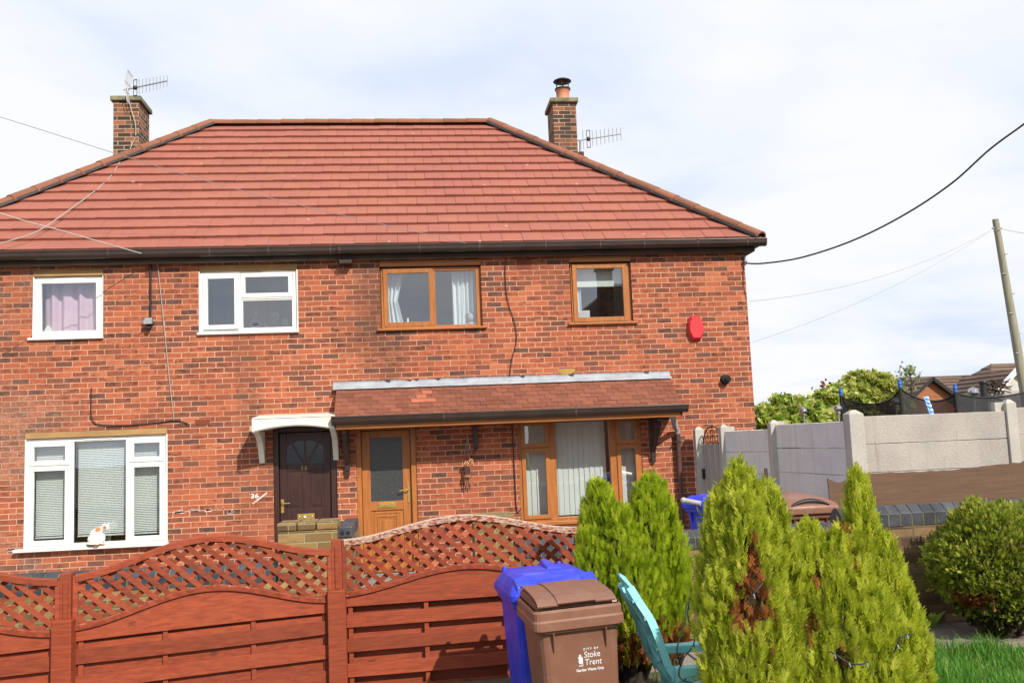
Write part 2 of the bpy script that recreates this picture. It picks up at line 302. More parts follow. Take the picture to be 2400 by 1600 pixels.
# ------------------------------------------------------------------ mesh helpers
class MB:
    def __init__(s): s.v = []; s.f = []; s.r = []; s.mi = []; s.sm = []
    def add(s, vs, fs, mi=0, smooth=False, r=None):
        o = len(s.v); s.v += [tuple(v) for v in vs]; r = random.random() if r is None else r
        for f in fs: s.f.append([i+o for i in f]); s.r.append(r); s.mi.append(mi); s.sm.append(smooth)
        return s
    def hexa(s, p, **k):     # 8 corners: bottom 0-3, top 4-7
        return s.add(p, [(3, 2, 1, 0), (4, 5, 6, 7), (0, 1, 5, 4), (1, 2, 6, 5), (2, 3, 7, 6), (3, 0, 4, 7)], **k)
    def box(s, x0, x1, y0, y1, z0, z1, **k):
        return s.hexa([(x0, y0, z0), (x1, y0, z0), (x1, y1, z0), (x0, y1, z0), (x0, y0, z1), (x1, y0, z1), (x1, y1, z1), (x0, y1, z1)], **k)
    def obox(s, c, ax, ay, az, **k):
        c, ax, ay, az = map(Vector, (c, ax, ay, az))
        return s.hexa([c-ax-ay-az, c+ax-ay-az, c+ax+ay-az, c-ax+ay-az, c-ax-ay+az, c+ax-ay+az, c+ax+ay+az, c-ax+ay+az], **k)
    def bar(s, a, b, w, d, up=(0, -1, 0), **k):   # rectangular bar a->b, w across, d along 'up'
        a, b = Vector(a), Vector(b); t = (b-a).normalized(); u = Vector(up); u = (u-t*u.dot(t)).normalized(); x = t.cross(u)
        return s.obox((a+b)/2, (b-a)/2, u*(d/2), x*(w/2), **k)
    def tube(s, pts, rads, n=8, caps=True, smooth=True, **k):
        pts = [Vector(p) for p in pts]
        if not isinstance(rads, (list, tuple)): rads = [rads]*len(pts)
        vs, prev = [], None
        for i, p in enumerate(pts):
            t = (pts[min(i+1, len(pts)-1)]-pts[max(i-1, 0)]).normalized()
            if prev is None: prev = t.orthogonal().normalized()
            prev = (prev-t*prev.dot(t)).normalized(); b = t.cross(prev)
            for j in range(n):
                a = 2*math.pi*j/n; vs.append(p+(prev*math.cos(a)+b*math.sin(a))*rads[i])
        fs = []
        for i in range(len(pts)-1):
            for j in range(n):
                fs.append((i*n+j, i*n+(j+1) % n, (i+1)*n+(j+1) % n, (i+1)*n+j))
        s.add(vs, fs, smooth=smooth, **k)
        if caps: s.add(vs[:n], [tuple(range(n))[::-1]], **k); s.add(vs[-n:], [tuple(range(n))], **k)
        return s
    def loft(s, rings, closed=True, caps=False, smooth=True, **k):
        n = len(rings[0]); vs = [v for r in rings for v in r]; fs = []
        for i in range(len(rings)-1):
            for j in range(n if closed else n-1):
                fs.append((i*n+j, i*n+(j+1) % n, (i+1)*n+(j+1) % n, (i+1)*n+j))
        s.add(vs, fs, smooth=smooth, **k)
        if caps: s.add(rings[0], [tuple(range(n))[::-1]], **k); s.add(rings[-1], [tuple(range(n))], **k)
        return s
    def lathe(s, c, prof, n=20, **k):
        c = Vector(c)
        return s.loft([[c+Vector((r*math.cos(2*math.pi*j/n), r*math.sin(2*math.pi*j/n), z)) for j in range(n)] for r, z in prof], **k)
    def prism(s, poly, axis, a, b, **k):   # poly of (p,q): extruded along axis
        n = len(poly)
        def v(p, t):
            return {'y': (p[0], t, p[1]), 'x': (t, p[0], p[1]), 'z': (p[0], p[1], t)}[axis]
        vs = [v(p, a) for p in poly]+[v(p, b) for p in poly]
        fs = [tuple(range(n)), tuple(range(2*n-1, n-1, -1))]+[(i, i+n, (i+1) % n+n, (i+1) % n) for i in range(n)]
        return s.add(vs, fs, **k)
    def sphere(s, c, r, seg=16, rings=10, sc=(1, 1, 1), smooth=True, **k):
        prof = []
        c = Vector(c)
        R = [[c+Vector((math.sin(math.pi*i/rings)*math.cos(2*math.pi*j/seg)*r*sc[0], math.sin(math.pi*i/rings)*math.sin(2*math.pi*j/seg)*r*sc[1], -math.cos(math.pi*i/rings)*r*sc[2])) for j in range(seg)] for i in range(rings+1)]
        return s.loft(R, smooth=smooth, **k)
    def build(s, name, mats, parent=None, bevel=0, local=False, recalc=True):
        me = bpy.data.meshes.new(name)
        off = Vector((0, 0, H)) if not local else Vector((0, 0, 0))
        if parent is not None and not local: off = off - (Vector(parent['_base']) if '_base' in parent else Vector((0, 0, 0)))
        vs = [tuple(Vector(v)+off) for v in s.v]
        me.from_pydata(vs, [], s.f)
        if recalc:
            bm = bmesh.new(); bm.from_mesh(me); bmesh.ops.recalc_face_normals(bm, faces=bm.faces); bm.to_mesh(me); bm.free()
        if not isinstance(mats, (list, tuple)): mats = [mats]
        for mt in mats: me.materials.append(mt)
        a = me.attributes.new('rnd', 'FLOAT', 'FACE'); a.data.foreach_set('value', s.r)
        me.polygons.foreach_set('material_index', s.mi); me.polygons.foreach_set('use_smooth', s.sm)
        return link(name, me, parent, bevel)
BASES = {}
def link(name, data, parent=None, bevel=0):
    o = bpy.data.objects.new(name, data); COL.objects.link(o)
    if parent is not None: o.parent = parent
    if parent is not None and '_base' in parent.keys(): pass
    if bevel:
        b = o.modifiers.new('bevel', 'BEVEL'); b.width = bevel; b.segments = 2; b.limit_method = 'ANGLE'; b.angle_limit = rad(50)
    return o
def tag(o, label=None, cat=None, group=None, kind=None):
    for k, v in (('label', label), ('category', cat), ('group', group), ('kind', kind)):
        if v: o[k] = v
    return o
class Root:
    pass
def thing(name, label, cat, base=(0, 0, 0), group=None, rot=None):
    o = bpy.data.objects.new(name, None); COL.objects.link(o); o.empty_display_size = .2
    o.location = (base[0], base[1], base[2]+H)
    if rot: o.rotation_euler = rot
    BASES[o.name] = Vector(o.location)
    return tag(o, label, cat, group)
def B(mb, name, mats, parent=None, bevel=0, local=False, label=None, **k):
    """build a mesh in eye-relative world coordinates under parent (or, local=True, in the parent's own frame)"""
    if parent is None:
        o = mb.build(name, mats, None, bevel, local, **k)
    else:
        top = parent
        while top.parent: top = top.parent
        base = BASES[top.name]
        if not local:
            sh = MB(); sh.__dict__.update(mb.__dict__); d = Vector((0, 0, H))-base
            sh.v = [tuple(Vector(v)+d) for v in mb.v]; mb = sh
        o = mb.build(name, mats, None, bevel, True, **k); o.parent = parent
    if label: o['label'] = label
    return o
def solo(mb, name, mats, label, cat, bevel=0, group=None, kind=None, **k):
    return tag(B(mb, name, mats, None, bevel, **k), label, cat, group, kind)
def text_mesh(txt, size, name, material, parent, mw, extrude=.0012, align='LEFT', shear=0, offset=0, space=1, sx=1):
    cu = bpy.data.curves.new(name, 'FONT'); cu.body = txt; cu.size = size; cu.extrude = extrude; cu.align_x = align
    cu.shear = shear; cu.offset = offset; cu.space_character = space
    t = bpy.data.objects.new('tmp', cu); COL.objects.link(t); bpy.context.view_layer.update()
    me = bpy.data.meshes.new_from_object(t.evaluated_get(bpy.context.evaluated_depsgraph_get()))
    bpy.data.objects.remove(t); me.transform(Matrix.Diagonal((sx, 1, 1, 1))); me.transform(mw); me.materials.clear(); me.materials.append(material)
    o = bpy.data.objects.new(name, me); COL.objects.link(o); o.parent = parent
    return o
def arr_mesh(name, v, f, rnd, mats, mi=None, smooth=False):
    """big numpy mesh: v (n,3), f (m,4) quads"""
    me = bpy.data.meshes.new(name); n, mF = len(v), len(f); k = f.shape[1]
    me.vertices.add(n); me.vertices.foreach_set('co', v.astype(np.float32).ravel())
    me.loops.add(mF*k); me.loops.foreach_set('vertex_index', f.astype(np.int32).ravel())
    me.polygons.add(mF); me.polygons.foreach_set('loop_start', np.arange(0, mF*k, k, dtype=np.int32))
    me.update(calc_edges=True)
    for mt in mats: me.materials.append(mt)
    a = me.attributes.new('rnd', 'FLOAT', 'FACE'); a.data.foreach_set('value', rnd.astype(np.float32))
    if mi is not None: me.polygons.foreach_set('material_index', mi.astype(np.int32))
    if smooth: me.polygons.foreach_set('use_smooth', np.ones(mF, bool))
    me.update(); return me
# ================================================================== SETTING: ground
def g(y): 
    return -1.73 if y > 8.1 else -1.92+.19*(max(y, 4.4)-4.4)/3.7
def build_ground():
    q = NB('garden_soil'); p = q.pos()
    c = q.ramp(q.noise(p, 3.5, 8, .65), [(.3, (.055, .042, .03)), (.5, (.11, .088, .066)), (.7, (.16, .13, .10))])
    c = q.mix(q.grey(q.noise(p, .7, 4), .45, .6), c, (.07, .085, .03))
    q.set(c, .95, .2); q.bump(q.noise(p, 40, 5), .8, .02); soil = q.m
    mb = MB(); ys = [-400, -60, -20, -4, 0, 2, 3, 4.4, 5, 5.7, 6.4, 7.1, 7.7, 8.1, 8.6, 10, 13, 16, 24, 60, 160, 500]
    xs = [-500, -120, -30, -10, -4, 0, 4, 10, 30, 120, 500]
    def gz(y): return -3.2 if y <= -4 else g(y)-(.9*(4.4-y)/8.4 if y < 4.4 else 0)
    for i in range(len(ys)-1):
        for j in range(len(xs)-1):
            mb.add([(xs[j], ys[i], gz(ys[i])), (xs[j+1], ys[i], gz(ys[i])), (xs[j+1], ys[i+1], gz(ys[i+1])), (xs[j], ys[i+1], gz(ys[i+1]))], [(0, 1, 2, 3)])
    tag(B(mb, 'ground', soil), kind='structure')
    q = NB('exposed_aggregate_slab'); p = q.pos(); vo = q.n('TexVoronoi'); vo.inputs['Scale'].default_value = 85; q.L(p, vo.inputs['Vector'])
    c = q.mix(.5, q.ramp(q.noise(p, 2.5, 5), [(.3, (.19, .155, .135)), (.7, (.30, .255, .225))]), vo.outputs['Color'], 'MULTIPLY')
    c = q.mix(.45, c, (.30, .25, .22)); q.set(c, .9, .2); q.bump(vo.outputs['Distance'], .6, .008); slab = q.m
    mb = MB()
    for i in range(9):
        x = .9+i*.62
        if i in (3,): continue
        mb.box(x, x+.6, 7.22, 8.06, g(7.6)-.04, g(7.6)+.022)
    tag(B(mb, 'path', slab, bevel=.008), kind='structure')
    mb = MB(); mb.box(-60, 60, -12, -5, -3.25, -3.19)
    tag(B(mb, 'road', mat('asphalt', (.055, .055, .058), (.04, .04, .042), rough=.9, scale=30, bump=.4, bscale=200)), kind='structure')
    mb = MB(); mb.box(-8, 4.1, 8.5, D, -1.82, -1.722)
    tag(B(mb, 'front_yard', mat('yard_concrete', (.30, .28, .25), (.2, .185, .17), rough=.9, scale=3, fine=.2)), kind='structure')
build_ground()
# ================================================================== HOUSE
HX0, HX1, PX = -6.75, 4.985, -.93
house = thing('semi_detached_house', 'pair of red brick semi-detached houses under one hipped red tile roof with two chimneys', 'house', (PX, D, -1.73))
OPEN = dict(upl=(-5.15, -4.22, 1.67, 2.62), w2=(-2.935, -1.57, 1.68, 2.645), o1=(-.42, 1.035, 1.665, 2.655), o2=(2.33, 3.25, 1.675, 2.665),
            big=(-5.225, -3.36, -1.16, .395), d36=(-1.945, -1.075, -1.75, .36), d2=(-.81, .03, -1.75, .34), bay=(1.475, 3.265, -1.14, .33))
def front_wall():
    mb = MB(); zt, zb = 2.80, -1.86
    xs = sorted({HX0, HX1, *[v for o in OPEN.values() for v in o[:2]]}); zs = sorted({zb, zt, *[v for o in OPEN.values() for v in o[2:]]})
    for i in range(len(xs)-1):
        for j in range(len(zs)-1):
            cx, cz = (xs[i]+xs[i+1])/2, (zs[j]+zs[j+1])/2
            if any(o[0] < cx < o[1] and o[2] < cz < o[3] for o in OPEN.values()): continue
            mb.add([(xs[i], D, zs[j]), (xs[i+1], D, zs[j]), (xs[i+1], D, zs[j+1]), (xs[i], D, zs[j+1])], [(0, 1, 2, 3)])
    R = .11
    for x0, x1, z0, z1 in OPEN.values():
        mb.add([(x0, D, z0), (x0, D+R, z0), (x0, D+R, z1), (x0, D, z1)], [(0, 1, 2, 3)])
        mb.add([(x1, D, z0), (x1, D+R, z0), (x1, D+R, z1), (x1, D, z1)], [(3, 2, 1, 0)])
        mb.add([(x0, D, z0), (x1, D, z0), (x1, D+R, z0), (x0, D+R, z0)], [(0, 1, 2, 3)])
        mb.add([(x0, D, z1), (x1, D, z1), (x1, D+R, z1), (x0, D+R, z1)], [(3, 2, 1, 0)])
    yb = 20.22
    mb.add([(HX1, D, zb), (HX1, yb, zb), (HX1, yb, zt), (HX1, D, zt)], [(0, 1, 2, 3)])
    mb.add([(HX0, D, zb), (HX0, yb, zb), (HX0, yb, zt), (HX0, D, zt)], [(3, 2, 1, 0)])
    mb.add([(HX0, yb, zb), (HX1, yb, zb), (HX1, yb, zt), (HX0, yb, zt)], [(3, 2, 1, 0)])
    return B(mb, 'wall', M_BRICK, house, recalc=False)
front_wall()
def rooms():
    mb = MB(); e = .02
    a, b = HX0+e, HX1-e
    for z0, z1 in ((-1.78, .72), (.80, 2.66)):
        for x0, x1 in ((a, -3.2), (-3.15, PX-.05), (PX+.05, 1.25), (1.3, b)):
            y0, y1 = D+.13, D+3.4
            mb.add([(x0, y1, z0), (x1, y1, z0), (x1, y1, z1), (x0, y1, z1)], [(0, 1, 2, 3)])
            mb.add([(x0, y0, z0), (x1, y0, z0), (x1, y1, z0), (x0, y1, z0)], [(0, 1, 2, 3)])
            mb.add([(x0, y0, z1), (x1, y0, z1), (x1, y1, z1), (x0, y1, z1)], [(0, 1, 2, 3)])
            mb.add([(x0, y0, z0), (x0, y1, z0), (x0, y1, z1), (x0, y0, z1)], [(0, 1, 2, 3)])
            mb.add([(x1, y0, z0), (x1, y1, z0), (x1, y1, z1), (x1, y0, z1)], [(0, 1, 2, 3)])
    B(mb, 'interior', M_ROOM, house)
rooms()
def lintel(k, z0, material, h=.085, y0=-.004, ov=0):
    x0, x1, _, z1 = OPEN[k]
    mb = MB().box(x0+.003-ov, x1-.003+ov, D+y0, D+.1, z0, z1-.003)
    return B(mb, 'lintel', material, house, .004)
def rect_frame(mb, x0, x1, z0, z1, w, y0, y1, top=None):
    t = top or w
    mb.box(x0, x0+w, y0, y1, z0, z1); mb.box(x1-w, x1, y0, y1, z0, z1)
    mb.box(x0+w, x1-w, y0+.001, y1, z1-t, z1); mb.box(x0+w, x1-w, y0+.001, y1, z0, z0+w)
def sash(parent, x0, x1, z0, z1, w, y0, y1, material, hinge=None, ang=0, gl=M_GLASS):
    mb = MB(); rect_frame(mb, x0, x1, z0, z1, w, y0, y1)
    gm = MB().add([(x0+w-.004, y0+.024, z0+w-.004), (x1-w+.004, y0+.024, z0+w-.004), (x1-w+.004, y0+.024, z1-w+.004), (x0+w-.004, y0+.024, z1-w+.004)], [(0, 1, 2, 3)])
    sm = MB(); i = w-.006; rect_frame(sm, x0+i, x1-i, z0+i, z1-i, .006, y0+.012, y0+.02)
    if hinge:
        c = {'top': Vector((0, y1, z1)), 'left': Vector((x0, y1, 0)), 'right': Vector((x1, y1, 0))}[hinge]
        Rm = Matrix.Rotation(rad(ang), 3, 'X' if hinge == 'top' else 'Z')
        for b in (mb, gm, sm): b.v = [tuple(Rm @ (Vector(v)-c)+c) for v in b.v]
    for v in sm.v: mb.v.append(v)
    o = len(mb.v)-len(sm.v)
    for f in sm.f: mb.f.append([k+o for k in f]); mb.r.append(.5); mb.mi.append(1); mb.sm.append(False)
    B(mb, 'casement', [material, M_LEADD], parent, .005); B(gm, 'pane', gl, parent)
def pane(parent, x0, x1, z0, z1, y, gl=M_GLASS):
    B(MB().add([(x0, y, z0), (x1, y, z0), (x1, y, z1), (x0, y, z1)], [(0, 1, 2, 3)]), 'pane', gl, parent)
def sill(parent, x0, x1, z, material, out=.045, h=.032):
    B(MB().box(x0, x1, D-out, D+.07, z-h, z), 'sill', material, parent, .006)
def wavy(x0, x1, z0, z1, y, amp, waves, n=60, seed=0, gather=0):
    r = random.Random(seed); ph = [r.uniform(0, 6) for _ in range(3)]; mb = MB(); R = []
    for k in range(5):
        t = k/4; z = z0+(z1-z0)*t; row = []
        for i in range(n+1):
            u = i/n; x = x0+(x1-x0)*(u if not gather else u*(1-gather*(1-abs(2*t-1))))
            row.append((x, y+amp*(math.sin(2*math.pi*waves*u+ph[0])+.5*math.sin(2*math.pi*waves*1.7*u+ph[1]+t)), z))
        R.append(row)
    return mb.loft(R, closed=False)
Y0, Y1 = D+.035, D+.10
# --- white bedroom window, far left
x0, x1, z0, z1 = OPEN['upl']; lintel('upl', z1-.085, M_LINTEL)
f = MB(); rect_frame(f, x0+.012, x1-.012, z0, z1-.09, .055, Y0, Y1)
f.box(x0, x0+.014, D-.003, Y0+.02, z0, z1-.09); f.box(x1-.014, x1, D-.003, Y0+.02, z0, z1-.09)
wn = B(f, 'window', M_UPVC, house, .005)
B(MB().box(x0+.28, x1-.27, Y0-.008, Y0, z1-.118, z1-.108), 'trickle_vent', M_UPVC, wn, .002)
sash(wn, x0+.045, x1-.045, z0+.05, z1-.122, .058, Y0-.022, Y0+.03, M_UPVC, 'top', 2.6)
sill(wn, x0-.05, x1+.01, z0+.012, M_UPVC)
B(wavy(x0+.08, x1-.06, z0+.05, z1-.1, D+.22, .035, 4, seed=3), 'curtain', M_PINK, wn)
# --- white window over the canopy side, one casement ajar
x0, x1, z0, z1 = OPEN['w2']; lintel('w2', z1-.082, M_LINTEL)
f = MB(); zt = z1-.086; rect_frame(f, x0+.012, x1-.02, z0, zt, .05, Y0, Y1); xm = x0+.545
f.box(x1-.02, x1, D-.003, Y0+.02, z0, zt); f.box(x0, x0+.012, D-.003, Y0+.02, z0, zt)
f.box(xm-.012, xm+.03, Y0, Y1, z0+.05, zt-.05); f.box(xm+.03, x1-.07, Y0, Y1, z0+.475, z0+.515)
wn = B(f, 'window', M_UPVC, house, .005)
B(MB().box(xm+.02, xm+.32, Y0-.006, Y0, zt-.030, zt-.022), 'trickle_vent', M_DARK, wn)
sash(wn, x0+.06, xm+.008, z0+.055, zt-.045, .062, Y0-.026, Y0+.03, M_UPVC, 'left', -3.0)
sash(wn, xm+.03, x1-.075, z0+.50, zt-.03, .06, Y0-.025, Y0+.03, M_UPVC, 'top', 2.2)
pane(wn, xm+.03, x1-.07, z0+.05, z0+.475, Y0+.03)
g2 = MB(); rect_frame(g2, xm+.03, x1-.07, z0+.05, z0+.475, .02, Y0+.012, Y0+.05); B(g2, 'beading', M_UPVC, wn, .003)
sill(wn, x0-.02, x1+.01, z0+.012, M_UPVC)
B(wavy(x0+.05, x1-.05, z0+.05, zt-.04, D+.75, .05, 7, seed=5), 'curtain', mat('grey_net', (.20, .21, .225), rough=.9), wn)
# --- timber-effect windows
def head_trim(k, wn): 
    x0, x1, z0, z1 = OPEN[k]
    f = MB(); f.box(x0+.002, x1-.002, D-.012, D+.06, z1-.083, z1-.002); f.box(x0+.002, x1-.002, D-.018, D+.0, z1-.030, z1-.022)
    B(f, 'head_trim', M_OAKH, wn, .004)
x0, x1, z0, z1 = OPEN['o1']; zt = z1-.10; xm = x0+.755
f = MB(); rect_frame(f, x0+.015, x1-.03, z0, zt, .05, Y0, Y1); f.box(xm-.02, xm+.035, Y0, Y1, z0+.05, zt-.05)
f.box(x0, x0+.016, Y0+.02, Y0+.06, z0, zt); f.box(x1-.03, x1, Y0+.02, Y0+.06, z0, zt)
wn = B(f, 'window', M_OAK, house, .005); head_trim('o1', wn)
sash(wn, x0+.05, xm+.005, z0+.045, zt-.015, .062, Y0-.028, Y0+.03, M_OAK, 'top', 1.6)
pane(wn, xm+.035, x1-.08, z0+.05, zt-.05, Y0+.03); sill(wn, x0-.05, x1+.06, z0+.012, M_OAKH, .05)
B(wavy(x0+.07, x0+.34, z0+.03, zt-.02, D+.24, .03, 4, seed=2, gather=.35), 'curtain', M_NETCUR, wn); B(wavy(x1-.42, x1-.06, z0+.03, zt-.02, D+.24, .03, 5, seed=9), 'curtain', M_NETCUR, wn)
x0, x1, z0, z1 = OPEN['o2']; zt = z1-.10
f = MB(); rect_frame(f, x0+.02, x1-.04, z0, zt, .05, Y0, Y1); f.box(x0, x0+.021, Y0+.02, Y0+.06, z0, zt); f.box(x1-.04, x1, Y0+.02, Y0+.06, z0, zt)
wn = B(f, 'window', M_OAK, house, .005); head_trim('o2', wn)
sash(wn, x0+.045, x1-.065, z0+.03, zt-.012, .064, Y0-.026, Y0+.03, M_OAK, 'top', .8); sill(wn, x0-.05, x1+.06, z0+.012, M_OAKH, .05)
B(MB().box(x0+.09, x1-.09, D+.20, D+.215, zt-.32, zt-.03), 'blind', M_BLIND, wn); B(wavy(x0+.08, x0+.21, z0+.05, zt-.3, D+.26, .02, 3, seed=4), 'curtain', M_NETCUR, wn)
# --- big white ground-floor window
x0, x1, z0, z1 = OPEN['big']; lintel('big', z1-.085, M_LINTEL)
zt = z1-.088; xa, xb, zs = x0+.565, x1-.56, z0+1.10
f = MB(); rect_frame(f, x0+.015, x1-.02, z0, zt, .055, Y0, Y1); f.box(x1-.02, x1, D-.003, Y0+.02, z0, zt); f.box(x0, x0+.015, D-.003, Y0+.02, z0, zt)
f.box(xa, xa+.06, Y0, Y1, z0+.055, zt-.055); f.box(xb, xb+.06, Y0, Y1, z0+.055, zt-.055)
f.box(x0+.07, xa, Y0+.002, Y1, zs-.02, zs+.02); f.box(xb+.06, x1-.07, Y0+.002, Y1, zs-.02, zs+.02)
wn = B(f, 'window', M_UPVC, house, .005)
B(MB().box(x0+.75, x0+1.13, Y0-.008, Y0, zt-.038, zt-.026), 'trickle_vent', M_UPVC, wn, .002)
for a, b in ((x0+.048, xa+.012), (xb+.048, x1-.048)):
    sash(wn, a, b, z0+.045, zs-.006, .062, Y0-.02, Y0+.03, M_UPVC); sash(wn, a, b, zs+.006, zt-.045, .062, Y0-.02, Y0+.03, M_UPVC)
pane(wn, xa+.06, xb, z0+.055, zt-.055, Y0+.035)
g2 = MB(); rect_frame(g2, xa+.058, xb+.002, z0+.052, zt-.052, .007, Y0+.02, Y0+.05); B(g2, 'beading', M_LEADD, wn)
sill(wn, x0-.10, x1+.02, z0+.014, M_UPVC, .10, .04)
mb = MB()
for a, b in ((x0+.09, xa-.02), (xa+.075, xb-.035), (xb+.08, x1-.09)):
    z = z0+.17
    while z < zt-.06: mb.obox(((a+b)/2, D+.17, z), ((b-a)/2, 0, 0), (0, .010, .0105), (0, -.0008, .0008)); z += .0235
    mb.box(a, b, D+.155, D+.185, z0+.125, z0+.145)
B(mb, 'blind', M_BLIND, wn)
# --- timber-effect front window under the porch roof
x0, x1, z0, z1 = OPEN['bay']; zs = -.09
xa, xb = 1.905, 2.80
f = MB(); rect_frame(f, x0, x1, z0, z1, .06, Y0-.02, Y1); f.box(xa, xa+.11, Y0-.02, Y1, z0+.06, z1-.06); f.box(xb, xb+.11, Y0-.02, Y1, z0+.06, z1-.06)
f.box(x0+.06, xa, Y0-.018, Y1, zs-.025, zs+.025); f.box(xb+.11, x1-.06, Y0-.018, Y1, zs-.025, zs+.025)
wn = B(f, 'window', M_OAK, house, .006)
for a, b in ((x0+.045, xa+.01), (xb+.1, x1-.045)):
    sash(wn, a, b, z0+.05, zs-.008, .055, Y0-.04, Y0+.02, M_OAK); sash(wn, a, b, zs+.008, z1-.05, .055, Y0-.04, Y0+.02, M_OAK)
pane(wn, xa+.11, xb, z0+.06, z1-.06, Y0+.03); sill(wn, x0-.01, x1+.01, z0+.01, M_OAKH, .035, .05)
mb = MB(); x = x0+.08
while x < x1-.07:
    if not (xa-.01 < x < xa+.09 or xb < x < xb+.08): 
        a = rad(9+5*math.sin(x*40)); mb.obox((x, D+.19+.006*math.sin(x*9), (z0+z1)/2), (.0455*math.cos(a), .046*math.sin(a), 0), (-.0008*math.sin(a), .0008*math.cos(a), 0), (0, 0, (z1-z0)/2-.07))
    x += .078
B(mb, 'blind', M_BLIND, wn)
# --- doors
def door36():
    x0, x1, z0, z1 = OPEN['d36']; dr = MB(); y = D+.085
    a, b, zt, zb = x0+.075, x1-.09, z1-.10, z0+.03
    dr.box(a, b, y+.012, y+.045, zb, zt)
    def rail(p, q_, r, s): dr.box(p, q_, y, y+.02, r, s)
    zg0, zg1 = -.185, .12
    rail(a, a+.10, zb, zt); rail(b-.10, b, zb, zt); rail(a+.1, b-.1, zt-.12, zt); rail(a+.1, b-.1, zg0-.09, zg0); rail(a+.1, b-.1, -.99, -.80); rail(a+.1, b-.1, zb, zb+.16)
    c = (a+b)/2; dr.box(c-.045, c+.045, y-.0015, y+.02, zb, zg0)
    for p, q_ in ((a+.1, c-.045), (c+.045, b-.1)):
        for r, s in ((-.80, zg0-.09), (zb+.16, -.99)): dr.box(p+.035, q_-.035, y+.002, y+.02, r+.04, s-.04)
    d = B(dr, 'door', M_DARKDOOR, house, .006, label='dark brown panelled front door numbered 36')
    fr = MB(); fr.box(x0, x0+.07, D+.03, D+.13, z0, z1); fr.box(x1-.085, x1, D+.03, D+.13, z0, z1); fr.box(x0+.07, x1-.085, D+.03, D+.13, z1-.09, z1)
    B(fr, 'door_frame', M_DARKDOOR, d, .005)
    gl = MB(); gl.box(a+.1, b-.1, y+.008, y+.014, zg0, zg1+.02); B(gl, 'door_light', M_LEADGL, d)
    bars = MB(); bars.box(c-.014, c+.014, y-.002, y+.012, zg0, zg1+.02)
    for s in (-1, 1):
        bars.bar((c+s*.02, y+.003, zg0), (c+s*.20, y+.003, zg1+.02), .026, .014); 
        bars.prism([(c+s*.275, zg1+.03), (c+s*.275, zg1-.10), (c+s*.2, zg1-.01), (c+s*.1, zg1+.02), (c+s*.05, zg1+.03)], 'y', y-.001, y+.012)
    B(bars, 'glazing_bar', M_DARKDOOR, d)
    h = MB(); h.box(a+.012, a+.052, y-.008, y, -.84, -.655); h.tube([(a+.032, y-.004, -.705), (a+.032, y-.045, -.705), (a+.05, y-.05, -.707), (a+.14, y-.046, -.711)], .008); B(h, 'handle', M_BRASS, d, .002)
    l = MB(); l.box(c-.12, c+.115, y-.006, y+.002, -.945, -.865); B(l, 'letterbox', M_BRASS, d, .004)
    k = MB(); k.tube([(c-.015, y-.006, -.905), (c-.015, y-.03, -.905)], [.012, .016]); B(k, 'knob', M_UPVC, d)
    for e in (-.09, .085): B(MB().sphere((c+e, y-.01, -.90), .009, 8, 6), 'stud', M_UPVC, d)
    base = BASES[house.name]
    t = text_mesh('36', .085, 'door_number', M_BRASS, d, Matrix.Translation(Vector((c-.07, y-.004, zg0-.078+H))-base) @ Matrix.Rotation(rad(90), 4, 'X'), .002, space=1.35)
door36()
def door2():
    x0, x1, z0, z1 = OPEN['d2']; y = D+.07; a, b, zt, zb = x0+.075, x1-.085, z1-.10, z0+.03
    dr = MB(); w = .115; gz0, gz1 = -.745, .145
    dr.box(a, a+w, y, y+.05, zb, zt); dr.box(b-w, b, y, y+.05, zb, zt); dr.box(a+w, b-w, y+.001, y+.05, gz1, zt); dr.box(a+w, b-w, y+.001, y+.05, gz0-.125, gz0); dr.box(a+w, b-w, y+.001, y+.05, zb, zb+.14)
    dr.box(a+w, b-w, y+.02, y+.05, zb+.14, gz0-.125)
    i = a+w+.035; j = b-w-.035
    for k, (e, d) in enumerate(((0, .012), (.045, .004), (.07, .014))): 
        f = MB(); rect_frame(dr, i+e, j-e, zb+.19+e, gz0-.15-e, .022, y+d, y+.024)
    dr.box(i+.11, j-.11, y+.008, y+.024, zb+.30, gz0-.26)
    d = B(dr, 'door', M_OAK, house, .005, label='golden oak front door with a patterned glass panel')
    fr = MB(); fr.box(x0, x0+.07, D+.02, D+.13, z0, z1); fr.box(x1-.08, x1, D+.02, D+.13, z0, z1); fr.box(x0+.07, x1-.08, D+.02, D+.13, z1-.09, z1); B(fr, 'door_frame', M_OAK, d, .006)
    B(MB().box(a+w-.003, b-w+.003, y+.018, y+.03, gz0-.003, gz1+.003), 'door_light', M_OBSC, d)
    l = MB(); c = (a+b)/2; l.box(c-.135, c+.125, y-.008, y+.002, gz0-.095, gz0-.015); l.box(c-.115, c+.105, y-.014, y-.006, gz0-.08, gz0-.03); B(l, 'letterbox', M_BRASS, d, .004)
    h = MB(); hx = b-.04; h.box(hx-.018, hx+.018, y-.01, y, -.78, -.50); h.tube([(hx, y-.005, -.60), (hx, y-.05, -.60), (hx-.03, y-.055, -.595), (hx-.13, y-.05, -.61)], .009); B(h, 'handle', M_BRASS, d, .003)
    s = MB().box(x0-.02, x1+.02, D-.10, D+.13, z0-.06, z0); B(s, 'doorstep', M_POST, d, .01)
door2()
